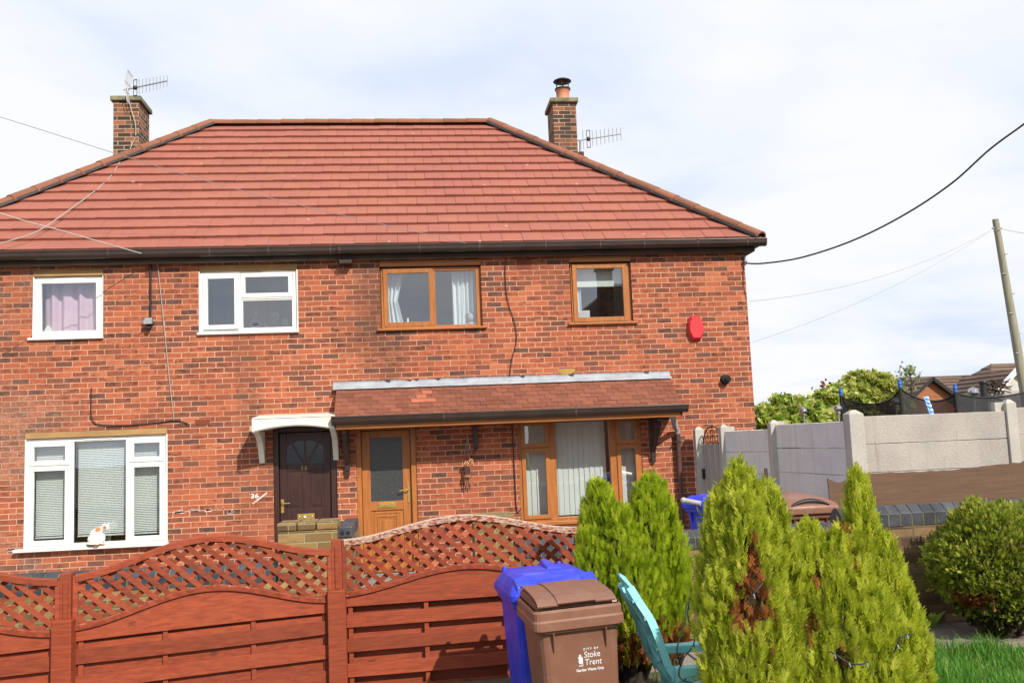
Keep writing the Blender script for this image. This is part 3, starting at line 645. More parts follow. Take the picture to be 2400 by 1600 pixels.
# --- roof
TH = rad(40); CT, ST = math.cos(TH), math.sin(TH)
RX0, RX1, RY0, RY1, RZ = -7.05, 5.17, 13.19, 20.41, 2.835
HALF = (RY1-RY0)/2; SL = HALF/CT; RTOP = RZ+HALF*math.tan(TH)
def tile_plane(mb, org, du, dn, length, sl, rows, tw, inset, th=.03, jit=.003, off=0):
    """org eave start, du along the eave, dn horizontal inward direction; inset = how far each end moves in per metre of plan"""
    org, du, dn = Vector(org), Vector(du), Vector(dn); up = dn*CT+Vector((0, 0, 1))*ST; nrm = -dn*ST+Vector((0, 0, 1))*CT
    ex = sl/rows
    for i in range(rows):
        s0, s1 = i*ex, min((i+1)*ex+.06, sl)
        l0, l1 = s0*CT*inset, s1*CT*inset
        k = -1+(0.5 if i % 2 else 0)+off
        while k*tw < length:
            a, b = k*tw+.002, (k+1)*tw-.002; k += 1
            p = [min(max(a, l0), length-l0), min(max(b, l0), length-l0)]; r = [min(max(a, l1), length-l1), min(max(b, l1), length-l1)]
            if p[1]-p[0] < .01: continue
            j = random.uniform(-jit, jit); e = random.uniform(-jit, jit)
            def W_(u, s, h): return org+du*u+up*s+nrm*h
            lo = th+j
            mb.hexa([W_(p[0], s0+e, .002), W_(p[1], s0+e, .002), W_(r[1], s1, -.004), W_(r[0], s1, -.004), W_(p[0], s0+e, lo+.004), W_(p[1], s0+e, lo), W_(r[1], s1, .008+j), W_(r[0], s1, .008+j)])
mb = MB()
tile_plane(mb, (RX0, RY0, RZ), (1, 0, 0), (0, 1, 0), RX1-RX0, SL, 15, .30, 1, th=.052)
tile_plane(mb, (RX1, RY0, RZ), (0, 1, 0), (-1, 0, 0), RY1-RY0, SL, 15, .30, 1, th=.052)
tile_plane(mb, (RX0, RY1, RZ), (0, -1, 0), (1, 0, 0), RY1-RY0, SL, 15, .30, 1, th=.052)
tile_plane(mb, (RX1, RY1, RZ), (-1, 0, 0), (0, -1, 0), RX1-RX0, SL, 15, .30, 1, th=.052)
roof = B(mb, 'roof', M_TILE, house)
def caps(a, b, r=.125, seg=.40, name='ridge_tile', lift=.05):
    a, b = Vector(a), Vector(b); t = (b-a).normalized(); L = (b-a).length; n = round(L/seg); side = t.cross(Vector((0, 0, 1))).normalized(); up = side.cross(t)
    mb = MB()
    for i in range(n):
        p, q_ = a+t*(L*i/n-.015), a+t*(L*(i+1)/n+.01); R = []
        j = random.uniform(-.004, .004)
        for (c, rr) in ((p, r+.008), (p+t*.02, r+.008), (q_, r-.004)):
            arc = [c+side*rr*math.cos(w)*1.0+up*(rr*.62*math.sin(w)+lift+j) for w in [math.pi*k/8 for k in range(9)]]
            R.append(arc+[v-up*.025 for v in arc[::-1]])
        mb.loft(R, closed=True, caps=True, smooth=False)
    return B(mb, name, M_RIDGE, roof)
cA, cB, cC, cD = (RX0, RY0, RZ), (RX1, RY0, RZ), (RX1, RY1, RZ), (RX0, RY1, RZ); rA, rB = (RX0+HALF, RY0+HALF, RTOP), (RX1-HALF, RY0+HALF, RTOP)
for a, b in ((cA, rA), (cB, rB), (cC, rB), (cD, rA)): caps(a, b)
caps(rA, rB, lift=.03)
for a, b in ((cA, rA), (cB, rB), (cC, rB), (cD, rA)): B(MB().bar(Vector(a)+Vector((0, 0, .04)), Vector(b)+Vector((0, 0, .04)), .265, .04, up=(0, 0, 1)), 'dry_hip_strip', M_LEADD, roof)
# under-roof deck so that no light leaks in
mb = MB(); dz = .03
P = [Vector(v)-Vector((0, 0, dz)) for v in (cA, cB, cC, cD, rA, rB)]
mb.add(P, [(0, 1, 5, 4), (1, 2, 5), (2, 3, 4, 5), (3, 0, 4)]); B(mb, 'roof_deck', M_FASCIA, roof)
mb = MB(); mb.box(RX0+.06, RX1-.06, D-.13, D-.105, 2.67, 2.845); mb.box(RX1-.085, RX1-.06, D-.105, 20.3, 2.67, 2.845); mb.box(RX0+.06, RX0+.085, D-.105, 20.3, 2.67, 2.845)
B(mb, 'fascia', M_FASCIA, house, .003)
mb = MB(); mb.box(RX0+.085, RX1-.085, D-.105, D+.02, 2.675, 2.695); mb.box(HX1-.02, RX1-.085, D+.02, 20.3, 2.676, 2.696); mb.box(RX0+.085, HX0+.02, D+.02, 20.3, 2.676, 2.696)
B(mb, 'soffit', M_SOFFIT, house)
GP = [(0, 0), (0, .105), (-.012, .112), (-.105, .112), (-.112, .10), (-.104, .085), (-.10, .04), (-.075, .005), (-.05, -.004)]
def gutter(xa, xb, y, z, parent=house, name='gutter', clips=(), prof=GP, sc=1):
    mb = MB().prism([(y+p*sc, z+q_*sc) for p, q_ in prof], 'x', xa, xb)
    gt = B(mb, name, M_BROWNPL, parent, .003)
    for c in clips: B(MB().prism([(y+p*sc*1.05, z+q_*sc*1.04-.002) for p, q_ in prof], 'x', c, c+.022), 'gutter_clip', M_CLIP, gt, .002)
    return gt
gutter(RX0-.1, -.92, D-.13, 2.735, clips=(-5.6, -4.1, -2.75, -1.95, -1.1))
gutter(-1.0, RX1+.09, D-.15, 2.735, clips=(-.97, .15, 1.0, 1.95, 2.75, 3.4, 4.2, 4.95))
mb = MB().prism([(RX1-.06-p, 2.735+q_) for p, q_ in GP], 'y', D-.15, 20.3); B(mb, 'gutter', M_BROWNPL, house, .003)
B(MB().box(-.98, -.80, D-.16, D-.02, 2.60, 2.66), 'gutter_outlet', M_BROWNPL, house, .01)
# --- chimneys
def chimney(cx, cy, w, d, ztop):
    mb = MB().box(cx-w/2, cx+w/2, cy-d/2, cy+d/2, 3.4, ztop-.085)
    c = B(mb, 'chimney', M_CHIM, house, .006)
    B(MB().box(cx-w/2-.045, cx+w/2+.045, cy-d/2-.045, cy+d/2+.045, ztop-.085, ztop), 'chimney_cap', M_CAP, c, .012)
    return c
zc1 = at(300, 226, 16.45).z; zc2 = at(1325, 230, 16.45).z
ch1 = chimney(at(296, 300, 16.45).x-.005, 16.78, .43, .66, zc1)
ch2 = chimney(at(1325, 300, 16.45).x+.0, 16.78, .43, .66, zc2)
cx2 = at(1318, 200, 16.7).x
p = MB(); p.lathe((cx2, 16.7, zc2), [(0.0, 0), (.135, 0), (.128, .05), (.12, .17), (.125, .18), (.127, .235), (.14, .245), (.14, .262), (.11, .265)]); B(p, 'chimney_pot', M_TERRA, ch2)
p = MB(); p.lathe((cx2, 16.7, zc2+.262), [(.142, -.018), (.147, -.018), (.147, .008), (.142, .008)])
for k in range(6):
    a = k*math.pi/3+.3; p.tube([(cx2+.125*math.cos(a), 16.7+.125*math.sin(a), zc2+.25), (cx2+.125*math.cos(a), 16.7+.125*math.sin(a), zc2+.41)], .007, 6)
p.lathe((cx2, 16.7, zc2+.40), [(.0, .0), (.16, -.002), (.172, .008), (.165, .02), (.12, .045), (.05, .06), (0, .062)])
B(p, 'chimney_cowl', M_DARK, ch2)
# --- door canopy
def canopy():
    x0, x1 = -2.13, -1.04; yf = D-.60; zt, zb, zc = .455, .265, .335; n = 16; mb = MB()
    top = []; bot = []
    for i in range(n+1):
        t = i/n; x = x0+(x1-x0)*t; top.append((x, zt)); bot.append((x, zb+(zc-zb)*(1-(2*t-1)**2)))
    mb.prism(top+bot[::-1], 'y', yf, yf+.02)
    rim = [(x, z+.03) for x, z in bot]
    mb.prism([(x, z+.012) for x, z in bot]+[(x, z+.032) for x, z in bot[::-1]], 'y', yf-.012, yf+.002)
    mb.loft([[(x, yf+.01, z+.015) for x, z in bot], [(x, D, z+.015) for x, z in bot]], closed=False)
    mb.hexa([(x0, yf, zt-.02), (x1, yf, zt-.02), (x1, D, zt+.035), (x0, D, zt+.035), (x0, yf, zt+.004), (x1, yf, zt+.004), (x1, D, zt+.06), (x0, D, zt+.06)])
    mb.box(x0, x0+.02, yf+.02, D, zb, zt); mb.box(x1-.02, x1, yf+.02, D, zb, zt)
    c = B(mb, 'door_canopy', M_GRP, house, .006)
    for x in (x0+.03, x1-.055):
        poly = [(D-.006, zb+.02), (D-.006, -.135), (D-.035, -.145), (D-.06, -.10), (D-.10, -.01), (D-.20, .13), (D-.38, .225), (D-.55, .26), (D-.55, zb+.02)]
        B(MB().prism([(p, q_) for p, q_ in poly], 'x', x-.025, x+.05), 'bracket', M_GRP, c, .006)
canopy()
# --- porch roof
PT = rad(37); pc, ps = math.cos(PT), math.sin(PT); px0, px1 = -1.055, 3.72; pyf = D-.63; pzw = .875; pze = pzw-.63*math.tan(PT)
mb = MB(); SV = (CT, ST); CT, ST = pc, ps
tile_plane(mb, (px0, pyf, pze), (1, 0, 0), (0, 1, 0), px1-px0, .63/pc, 8, .165, 0, th=.014, jit=.003)
CT, ST = SV
porch = B(mb, 'porch_roof', M_TILE2, house)
mb = MB(); mb.hexa([(px0+.02, pyf+.02, pze-.06), (px1-.02, pyf+.02, pze-.06), (px1-.02, D, pzw-.05), (px0+.02, D, pzw-.05), (px0+.02, pyf+.02, pze-.005), (px1-.02, pyf+.02, pze-.005), (px1-.02, D, pzw-.004), (px0+.02, D, pzw-.004)])
B(mb, 'porch_deck', M_FASCIA, porch)
up = Vector((0, pc, ps)); nr = Vector((0, -ps, pc)); mb = MB()
for (u0, u1, r) in ((1.03, 1.17, 5), (.95, 1.09, 4), (.88, 1.21, 6)):
    s = r*.63/pc/8 if r != 6 else 3*.63/pc/8
    o = Vector((0, pyf, pze))+up*(s+.045)
    mb.obox(Vector(((u0+u1)/2-.9, o.y, o.z))+nr*.022+Vector((0, 0, 0)), ((u1-u0)/2, 0, 0), up*.043, nr*.004)
B(mb, 'replaced_tile', M_TILENEW, porch)
mb = MB(); n = 48; R = []
for i in range(n+1):
    x = px0-.05+(px1+.02-px0+.05)*i/n; w = .006*math.sin(i*1.7)+random.uniform(-.004, .004)
    R.append([(x, D-.006, .945+w*.6), (x, D-.014, .90), (x, D-.03, .885), (x, D-.115+w, .838+w*.3), (x, D-.118+w, .826+w*.3), (x, D-.02, .86)])
mb.loft(R, closed=True, caps=True); B(mb, 'flashing', M_LEAD, porch)
gutter(px0-.03, px1+.07, pyf+.035, pze-.075, porch, 'gutter', (.4, 2.2))
mb = MB(); mb.box(px0+.02, px1-.02, pyf+.02, pyf+.05, pze-.135, pze-.02); mb.box(px0+.03, px1-.03, pyf+.05, D, pze-.135, pze-.12); B(mb, 'fascia', M_OAKH, porch, .003)
mb = MB(); mb.box(px0, px0+.025, pyf+.02, D, pze-.13, pze-.03); mb.box(px1-.025, px1, pyf+.02, D, pze-.13, pze-.03); B(mb, 'end_board', M_FASCIA, porch)
for x in (-.93, 3.42):
    mb = MB(); mb.box(x-.035, x+.035, D-.07, D, -.30, pze-.13); mb.box(x-.03, x+.03, pyf+.10, D-.07, pze-.20, pze-.136); mb.bar((x, D-.06, -.20), (x, pyf+.16, pze-.19), .05, .06, up=(1, 0, 0)); mb.box(x-.03, x+.03, D-.06, D, -.37, -.30)
    B(mb, 'bracket', M_BROWNPL, porch, .006)
mb = MB(); mb.box(.84, .90, D-.055, D, -.08, pze-.13); B(mb, 'bracket', M_BROWNPL, porch, .004)
# downpipe with a grey swan neck
xd = at(1593, 1100, D-.07).x; mb = MB()
mb.tube([(xd, D-.07, .04), (xd, D-.07, -1.75)], .036, 12); B(mb, 'downpipe', mat('brown_downpipe', (.10, .048, .04), (.07, .035, .03), rough=.4), house)
mb = MB(); mb.tube([(xd-.20, pyf+.06, pze-.07), (xd-.19, pyf+.08, pze-.13), (xd-.05, D-.13, .12), (xd-.005, D-.08, .09), (xd, D-.07, .03)], .037, 12); B(mb, 'swan_neck', mat('grey_pipe', (.30, .32, .34), rough=.5), house)
for z in (-.1, -1.0): B(MB().box(xd-.05, xd+.05, D-.11, D, z, z+.025), 'pipe_clip', M_BROWNPL, house)
# air bricks, vents, mortar patch, chalk marks
def airbrick(x, z, w, h, col, n):
    mb = MB(); mb.box(x, x+w, D-.004, D+.01, z, z+h)
    for i in range(n): mb.box(x+.012, x+w-.012, D-.010, D-.003, z+h*(i+.3)/n, z+h*(i+.75)/n)
    return B(mb, 'air_brick', col, house, .002)
airbrick(1.565, 2.50, .215, .145, mat('red_airbrick', (.24, .06, .035), rough=.8), 5)
airbrick(-3.0, .415, .22, .075, mat('orange_airbrick', (.36, .12, .06), rough=.85), 9)
airbrick(-3.66, 2.49, .2, .145, mat('red_airbrick_old', (.22, .065, .04), rough=.8), 5)
mb = MB(); x, z = 2.22, .985; mb.prism([(x+.12*math.cos(a)*(1+.25*math.sin(3*a)), z+.055*math.sin(a)*(1+.2*math.cos(2*a))) for a in [k*math.pi/8 for k in range(16)]], 'y', D-.004, D+.001); B(mb, 'mortar_patch', mat('ochre_patch', (.42, .24, .07), (.33, .19, .06), rough=.9), house)
B(MB().box(-2.26, -2.135, D-.003, D+.01, .30, .375), 'pale_brick', mat('pale_yellow_brick', (.52, .38, .18), rough=.9, fine=.15), house)
mb = MB()
def chalk(x, z, w, h, seed):
    r = random.Random(seed); n = 14
    for s in range(9):
        zz = z+h*r.random(); a = x+w*r.random()*.3; b = x+w*(.65+.35*r.random()); mb.bar((a, D-.0025, zz), (b, D-.0025, zz+r.uniform(-.008, .014)), r.uniform(.006, .013), .002)
for k, (u, v, w, h) in enumerate(((402, 1200, .19, .03), (440, 1197, .17, .03), (479, 1196, .11, .03), (506, 1191, .03, .035), (521, 1192, .02, .04), (532, 1203, .10, .05), (14, 1291, .13, .04))):
    p = at(u, v, D); chalk(p.x, p.z-.015, w, h, k)
p = at(592, 1180, D); mb.bar((p.x, D-.0025, p.z), (p.x+.20, D-.0025, p.z+.145), .02, .003, r=.5)
B(mb, 'chalk_mark', M_CHALK, house)
p = at(587, 1167, D); text_mesh('36', .085, 'painted_number', M_WHITEP, house, Matrix.Translation(Vector((p.x, D-.003, p.z+H))-BASES[house.name]) @ Matrix.Rotation(rad(90), 4, 'X'), .0012, offset=.001, sx=1.35)
# ================================================================== THINGS ON THE HOUSE
def yagi(label, tip, butt, n, elem, parent_pts, reflector, name='tv_aerial'):
    tip, butt = Vector(tip), Vector(butt); t = (tip-butt).normalized()
    root = thing(name, label, 'aerial', tuple(parent_pts[0]))
    B(MB().tube([butt-t*.06, tip], .011, 6), 'boom', M_METAL, root)
    e = MB()
    for i in range(n):
        p = butt+(tip-butt)*(.30+.70*i/(n-1)); h = elem*(1-.25*i/n); e.tube([p-Vector((0, 0, h)), p+Vector((0, 0, h))], .0055, 5)
    B(e, 'director', M_METAL, root)
    p = butt+(tip-butt)*.2; d = MB(); x = t*.03
    for s in (-1, 1): d.tube([p+x*s-Vector((0, 0, elem*1.05)), p+x*s+Vector((0, 0, elem*1.05))], .006, 5)
    d.bar(p-x-Vector((0, 0, elem*1.05)), p+x-Vector((0, 0, elem*1.05)), .012, .012); d.bar(p-x+Vector((0, 0, elem*1.05)), p+x+Vector((0, 0, elem*1.05)), .012, .012)
    d.sphere(p, .045, 10, 8, (.9, .7, .9)); B(d, 'dipole', M_DARK, root)
    if reflector:
        r = MB(); side = Vector((-t.y, t.x, 0)).normalized()
        for s in (-1, 1):
            a = butt+Vector((0, 0, .03*s)); b = butt+t*(-.02)+side*.0+Vector((0, 0, s*.30))+t*.07
            for k in range(5):
                o = side*(-.14+.07*k); r.bar(a+o, b+o, .012, .008, up=t)
            for f in (.25, .95): r.bar(a+(b-a)*f-side*.15, a+(b-a)*f+side*.15, .012, .008, up=t)
        B(r, 'reflector', mat('pale_mesh_metal', (.5, .5, .5), rough=.5), root)
    else:
        r = MB()
        q_ = butt+(tip-butt)*.07; r.tube([q_-Vector((0, 0, elem*1.2)), q_+Vector((0, 0, elem*1.2))], .0055, 5); B(r, 'reflector', M_METAL, root)
    B(MB().tube(parent_pts, .019, 8), 'mast', M_STEEL, root)
    return root
yc = 16.4
a = at(298, 210, yc); b = at(392, 190, yc); bx = at(300, 222, yc)
r1 = yagi('television aerial with a mesh reflector on top of the left chimney', b, a, 9, .135, [bx+Vector((0, 0, .02)), a+Vector((0, 0, .02))], True)
a = at(1360, 329, 16.5); b = at(1455, 314, 16.5); f0 = at(1360, 361, 16.5); f1 = at(1349, 361, 16.6)
r2 = yagi('television aerial bracketed to the base of the right chimney beside its clay pot', b, a, 8, .155, [f0, a], False)
B(MB().bar(f0+Vector((.06, 0, 0)), f1-Vector((.02, 0, 0)), .03, .03).bar(f0+Vector((.06, 0, -.06)), f1+Vector((-.02, 0, -.06)), .03, .03).box(f0.x-.03, f0.x+.06, 16.45, 16.55, f0.z-.16, f0.z+.03), 'wall_bracket', M_RUST, r2)
def cable(pts, r, label, material, n=24, sag=0, name='cable', cat='cable', wob=0):
    P = [Vector(p) for p in pts]
    if len(P) == 2:
        a, b = P; P = [a+(b-a)*(i/n)-Vector((0, 0, sag*4*(i/n)*(1-i/n))) for i in range(n+1)]
    else:
        Q = []
        for i in range(len(P)-1):
            p0, p1, p2, p3 = P[max(i-1, 0)], P[i], P[i+1], P[min(i+2, len(P)-1)]
            for k in range(8):
                t = k/8; Q.append(.5*((2*p1)+(p2-p0)*t+(2*p0-5*p1+4*p2-p3)*t*t+(3*p1-p0-3*p2+p3)*t**3))
        P = Q+[P[-1]]
    if wob: P = [p+Vector((random.uniform(-wob, wob), 0, random.uniform(-wob, wob))) for p in P]
    return solo(MB().tube(P, r, 6), name, material, label, cat)
dw = D-.02
def wpt(u, v, y=dw): return at(u, v, y)
a = at(300, 222, 16.38); cable([a, at(307, 255, 16.4), at(317, 290, 16.4), at(318, 318, 16.4)], .009, 'pale aerial lead running down the left chimney from its aerial', M_GREYCABLE)
cable([at(317, 322, 16.4), at(303, 352, 16.3), at(285, 372, 15.6), at(262, 410, 15.1), at(222, 448, 14.6), at(165, 490, 14.0), at(90, 541, 13.4), at(20, 565, 13.1), at(-60, 590, 13.0), at(-110, 606, 13.12)], .0075, 'pale loose aerial lead hanging across the left end of the roof', M_GREYCABLE)
cable([at(-1500, -230, 9.0), at(-700, 60, 10.6), at(-30, 265, 12.2), at(560, 445, 12.75), wpt(1166, 586, D-.17)], .0042, 'long thin grey phone wire crossing in front of the whole roof', mat('thin_grey_wire', (.25, .25, .26), rough=.6), sag=.12, n=40)
cable([at(-1500, -60, 7.5), at(-700, 245, 9.2), at(-40, 486, 11.3), at(160, 545, 12.2), wpt(352, 600, D-.1)], .0065, 'white wire slanting down to the eaves above the floodlight', mat('white_wire', (.55, .55, .55), rough=.6), sag=.05)
k1 = at(1749, 617, D-.06)
kb = [k1, at(1790, 617, 13.0), at(1880, 603, 12.5), at(2000, 563, 11.8), at(2120, 503, 11.2), at(2230, 430, 10.7), at(2320, 350, 10.3), at(2400, 291, 10.0), at(2500, 215, 9.6), at(2800, -40, 8.6), at(3300, -560, 7.4), at(4300, -1700, 6.0)]
cable(kb, .0115, 'thick black service cable swinging from the house corner up to the right', M_DARK)
ins = MB().sphere(at(1747, 612, D-.05), .028, 8, 8, (1, 1, 1.5)).tube([at(1746, 600, D-.03), at(1747, 622, D-.05)], .015, 6); solo(ins, 'insulator', M_STEEL, 'small grey insulator on the top right corner of the brick wall', 'insulator')
cable([wpt(360, 601), wpt(420, 608), wpt(560, 604), wpt(700, 596), wpt(830, 588), wpt(960, 597), wpt(1100, 598), wpt(1190, 592), wpt(1300, 583), wpt(1500, 580), wpt(1740, 586)], .013, 'black cable clipped along the top of the brick wall under the gutter', M_DARK)
cable([wpt(353, 600), wpt(352.5, 740)], .016, 'black cable dropping straight from the eaves to the floodlight', M_DARK)
cable([wpt(368, 606), wpt(380, 720), wpt(396, 880), wpt(408, 986)], .006, 'thin white cable running down the brick between the two left windows', M_GREYCABLE)
cable([wpt(214, 908), wpt(213, 960), wpt(217, 985), wpt(236, 995), wpt(300, 996), wpt(370, 990), wpt(412, 985), wpt(440, 992)], .0075, 'dark cable looping in a hook above the big white window', M_DARK)
cable([wpt(1187, 592), wpt(1184, 640), wpt(1189, 700), wpt(1207, 760), wpt(1210, 800), wpt(1200, 840), wpt(1194, 882)], .006, 'thin black cable wandering down the brick to the porch roof', M_DARK)
cable([wpt(1200, 995), wpt(1206, 1110), wpt(1211, 1195), wpt(1220, 1192)], .007, 'black cable down the brick beside the orange front window', M_DARK)
# floodlight, alarm box, flue
p = at(348, 752, D-.06); fl = thing('floodlight', 'small grey floodlight with a motion sensor on the brick between two white windows', 'floodlight', p)
B(MB().hexa([p+Vector(v) for v in ((-.06, -.07, -.05), (.06, -.07, -.05), (.06, .03, -.04), (-.06, .03, -.04), (-.05, -.02, .045), (.05, -.02, .045), (.05, .05, .05), (-.05, .05, .05))]).box(p.x-.085, p.x+.085, p.y-.01, p.y+.02, p.z-.01, p.z+.012), 'lamp_head', M_STEEL, fl, .006)
B(MB().box(p.x-.02, p.x+.02, p.y, D, p.z-.06, p.z-.01), 'arm', M_DARK, fl); B(MB().sphere(p+Vector((0, -.01, -.10)), .034, 10, 8, (1.1, 1.1, .8)).tube([p+Vector((0, .01, -.05)), p+Vector((0, 0, -.09))], .014), 'sensor', M_DARK, fl)
p = at(1629, 770, D); mb = MB(); ring = []
def alarm_ring(y, s): return [(p.x+s*u, y, p.z+s*v) for u, v in ((-.065, .165), (.065, .165), (.105, .08), (.115, 0), (.105, -.08), (.055, -.165), (-.06, -.165), (-.105, -.08), (-.115, 0), (-.105, .08))]
mb.loft([alarm_ring(D, 1.08), alarm_ring(D-.02, 1.1), alarm_ring(D-.075, .92), alarm_ring(D-.085, .84)], caps=True, smooth=False)
ab = solo(mb, 'alarm_box', M_RED, 'red burglar alarm box high on the right end of the brick wall', 'alarm box', .006)
p = at(1699, 889, D); mb = MB(); mb.tube([(p.x, D+.01, p.z), (p.x, D-.09, p.z)], .062, 18); mb.tube([(p.x, D-.02, p.z), (p.x, D, p.z)], .075, 18); mb.tube([(p.x+.01, D-.088, p.z), (p.x+.02, D-.115, p.z-.005)], [.055, .04], 16)
solo(mb, 'flue_outlet', M_DARK, 'black round boiler flue poking out of the brick under the alarm box', 'flue')
# wind chime under the porch
p = at(1096, 1030, D-.09); wc = thing('wind_chime', 'copper flower wind chime hanging from a bracket beside the orange front window', 'wind chime', p)
M_COPPER = mat('copper', (.50, .25, .14), (.4, .18, .1), rough=.4, metal=.5, scale=30)
B(MB().tube([p+Vector((-.01, 0, 0)), p+Vector((-.055, 0, -.205))], .004, 5).tube([p+Vector((.01, 0, 0)), p+Vector((.05, 0, -.205))], .004, 5).tube([p, p+Vector((0, -.03, -.21))], .004, 5), 'cord', M_GREYCABLE, wc)
B(MB().tube([p+Vector((.065*math.cos(a), .03*math.sin(a), -.205)) for a in [k*math.pi/8 for k in range(17)]], .006, 5), 'ring', M_METAL, wc)
mb = MB()
for dx, dz, s in ((-.03, -.335, 1), (.035, -.30, .9), (.055, -.35, .7), (-.055, -.35, .6)):
    for k in range(6):
        a = k*math.pi/3; c = p+Vector((dx+.026*s*math.cos(a), -.02, dz+.026*s*math.sin(a))); mb.sphere(c, .017*s, 7, 5, (1, .5, 1))
    mb.sphere(p+Vector((dx, -.035, dz)), .012*s, 8, 6)
B(mb, 'flower', M_COPPER, wc)
B(MB().box(p.x-.055, p.x+.015, p.y-.02, p.y+.03, p.z-.50, p.z-.37).tube([p+Vector((-.02, 0, -.2)), p+Vector((-.02, 0, -.38))], .004, 5), 'bell', mat('dark_copper', (.07, .03, .02), rough=.4), wc, .01)
mb = MB()
for dx, l in ((-.055, .12), (-.03, .15), (.0, .1), (.03, .14), (.055, .11)): mb.tube([p+Vector((dx, 0, -.52)), p+Vector((dx, 0, -.52-l))], .008, 6)
mb.tube([p+Vector((-.02, 0, -.49)), p+Vector((-.02, 0, -.52))], .06, 8); B(mb, 'pipe', M_COPPER, wc)
# things standing inside the windows
M_CLEAR = glass('vase_glass', 1.8, (.7, .72, .74))
def vase(x, z, y, prof, label, m_=M_CLEAR):
    return solo(MB().lathe((x, y, z), prof, 14), 'vase', m_, label, 'vase', group='ornaments in the upstairs window')
zz = OPEN['w2'][2]+.055
p = at(602, 766, D+.2); vase(p.x, zz, D+.19, [(.0, 0), (.09, 0), (.14, .06), (.12, .12), (.05, .20), (.035, .24), (.06, .26), (.0, .255)], 'round clear glass ornament on the white bedroom window sill, with a pale scarf')
p = at(645, 764, D+.2); vase(p.x, zz, D+.19, [(.0, 0), (.05, 0), (.03, .05), (.09, .14), (.10, .22), (.08, .26), (0, .2)], 'tall clear glass goblet in the middle of the white bedroom window sill')
p = at(670, 762, D+.2); vase(p.x, zz, D+.19, [(.0, 0), (.07, 0), (.09, .07), (.07, .15), (.05, .18), (0, .17)], 'short clear glass jar at the right end of the white bedroom window sill')
p = at(603, 748, D+.16); mb = MB().loft([[(p.x-.10, D+.17, p.z-.05), (p.x-.10, D+.2, p.z-.05)], [(p.x-.03, D+.15, p.z+.035), (p.x-.03, D+.21, p.z+.035)], [(p.x+.04, D+.15, p.z+.03), (p.x+.04, D+.21, p.z+.03)], [(p.x+.12, D+.16, p.z-.08), (p.x+.12, D+.2, p.z-.08)]], closed=False)
solo(mb, 'scarf', M_BLIND, 'pale scarf draped over the round glass ornament upstairs', 'scarf')
p = at(1106, 742, D+.2); mb = MB().sphere(p+Vector((0, 0, -.02)), .075, 12, 9).sphere(p+Vector((-.05, 0, .05)), .03, 8, 6).sphere(p+Vector((.05, 0, .05)), .03, 8, 6).sphere(p+Vector((.01, .01, -.13)), .085, 12, 9, (1, .9, 1)).sphere(p+Vector((-.09, 0, -.13)), .035, 8, 6)
solo(mb, 'soft_toy', mat('grey_white_plush', (.55, .55, .57), (.38, .38, .40), rough=.95, scale=12), 'pale soft toy sitting in the right pane of the wide orange window', 'soft toy')
p = at(956, 752, D+.18); solo(MB().lathe((p.x, D+.18, OPEN['o1'][2]+.05), [(0, 0), (.03, 0), (.028, .06), (.014, .075), (.012, .13), (0, .13)], 10), 'candlestick', M_BLIND, 'small white candlestick on the sill of the wide orange window', 'candlestick')
p = at(1368, 728, D+.2); solo(MB().box(p.x-.11, p.x+.09, D+.2, D+.22, OPEN['o2'][2]+.05, OPEN['o2'][2]+.22), 'picture_frame', M_NETCUR, 'pale card standing in the lower left of the small orange window', 'card')
p = at(112, 770, D+.17); solo(MB().hexa([(p.x-.06, D+.16, p.z-.05), (p.x+.06, D+.16, p.z-.05), (p.x+.06, D+.2, p.z-.05), (p.x-.06, D+.2, p.z-.05), (p.x-.01, D+.17, p.z+.04), (p.x+.02, D+.17, p.z+.04), (p.x+.02, D+.19, p.z+.04), (p.x-.01, D+.19, p.z+.04)]), 'ornament', M_BLIND, 'small white ornament inside the pink curtained window', 'ornament')
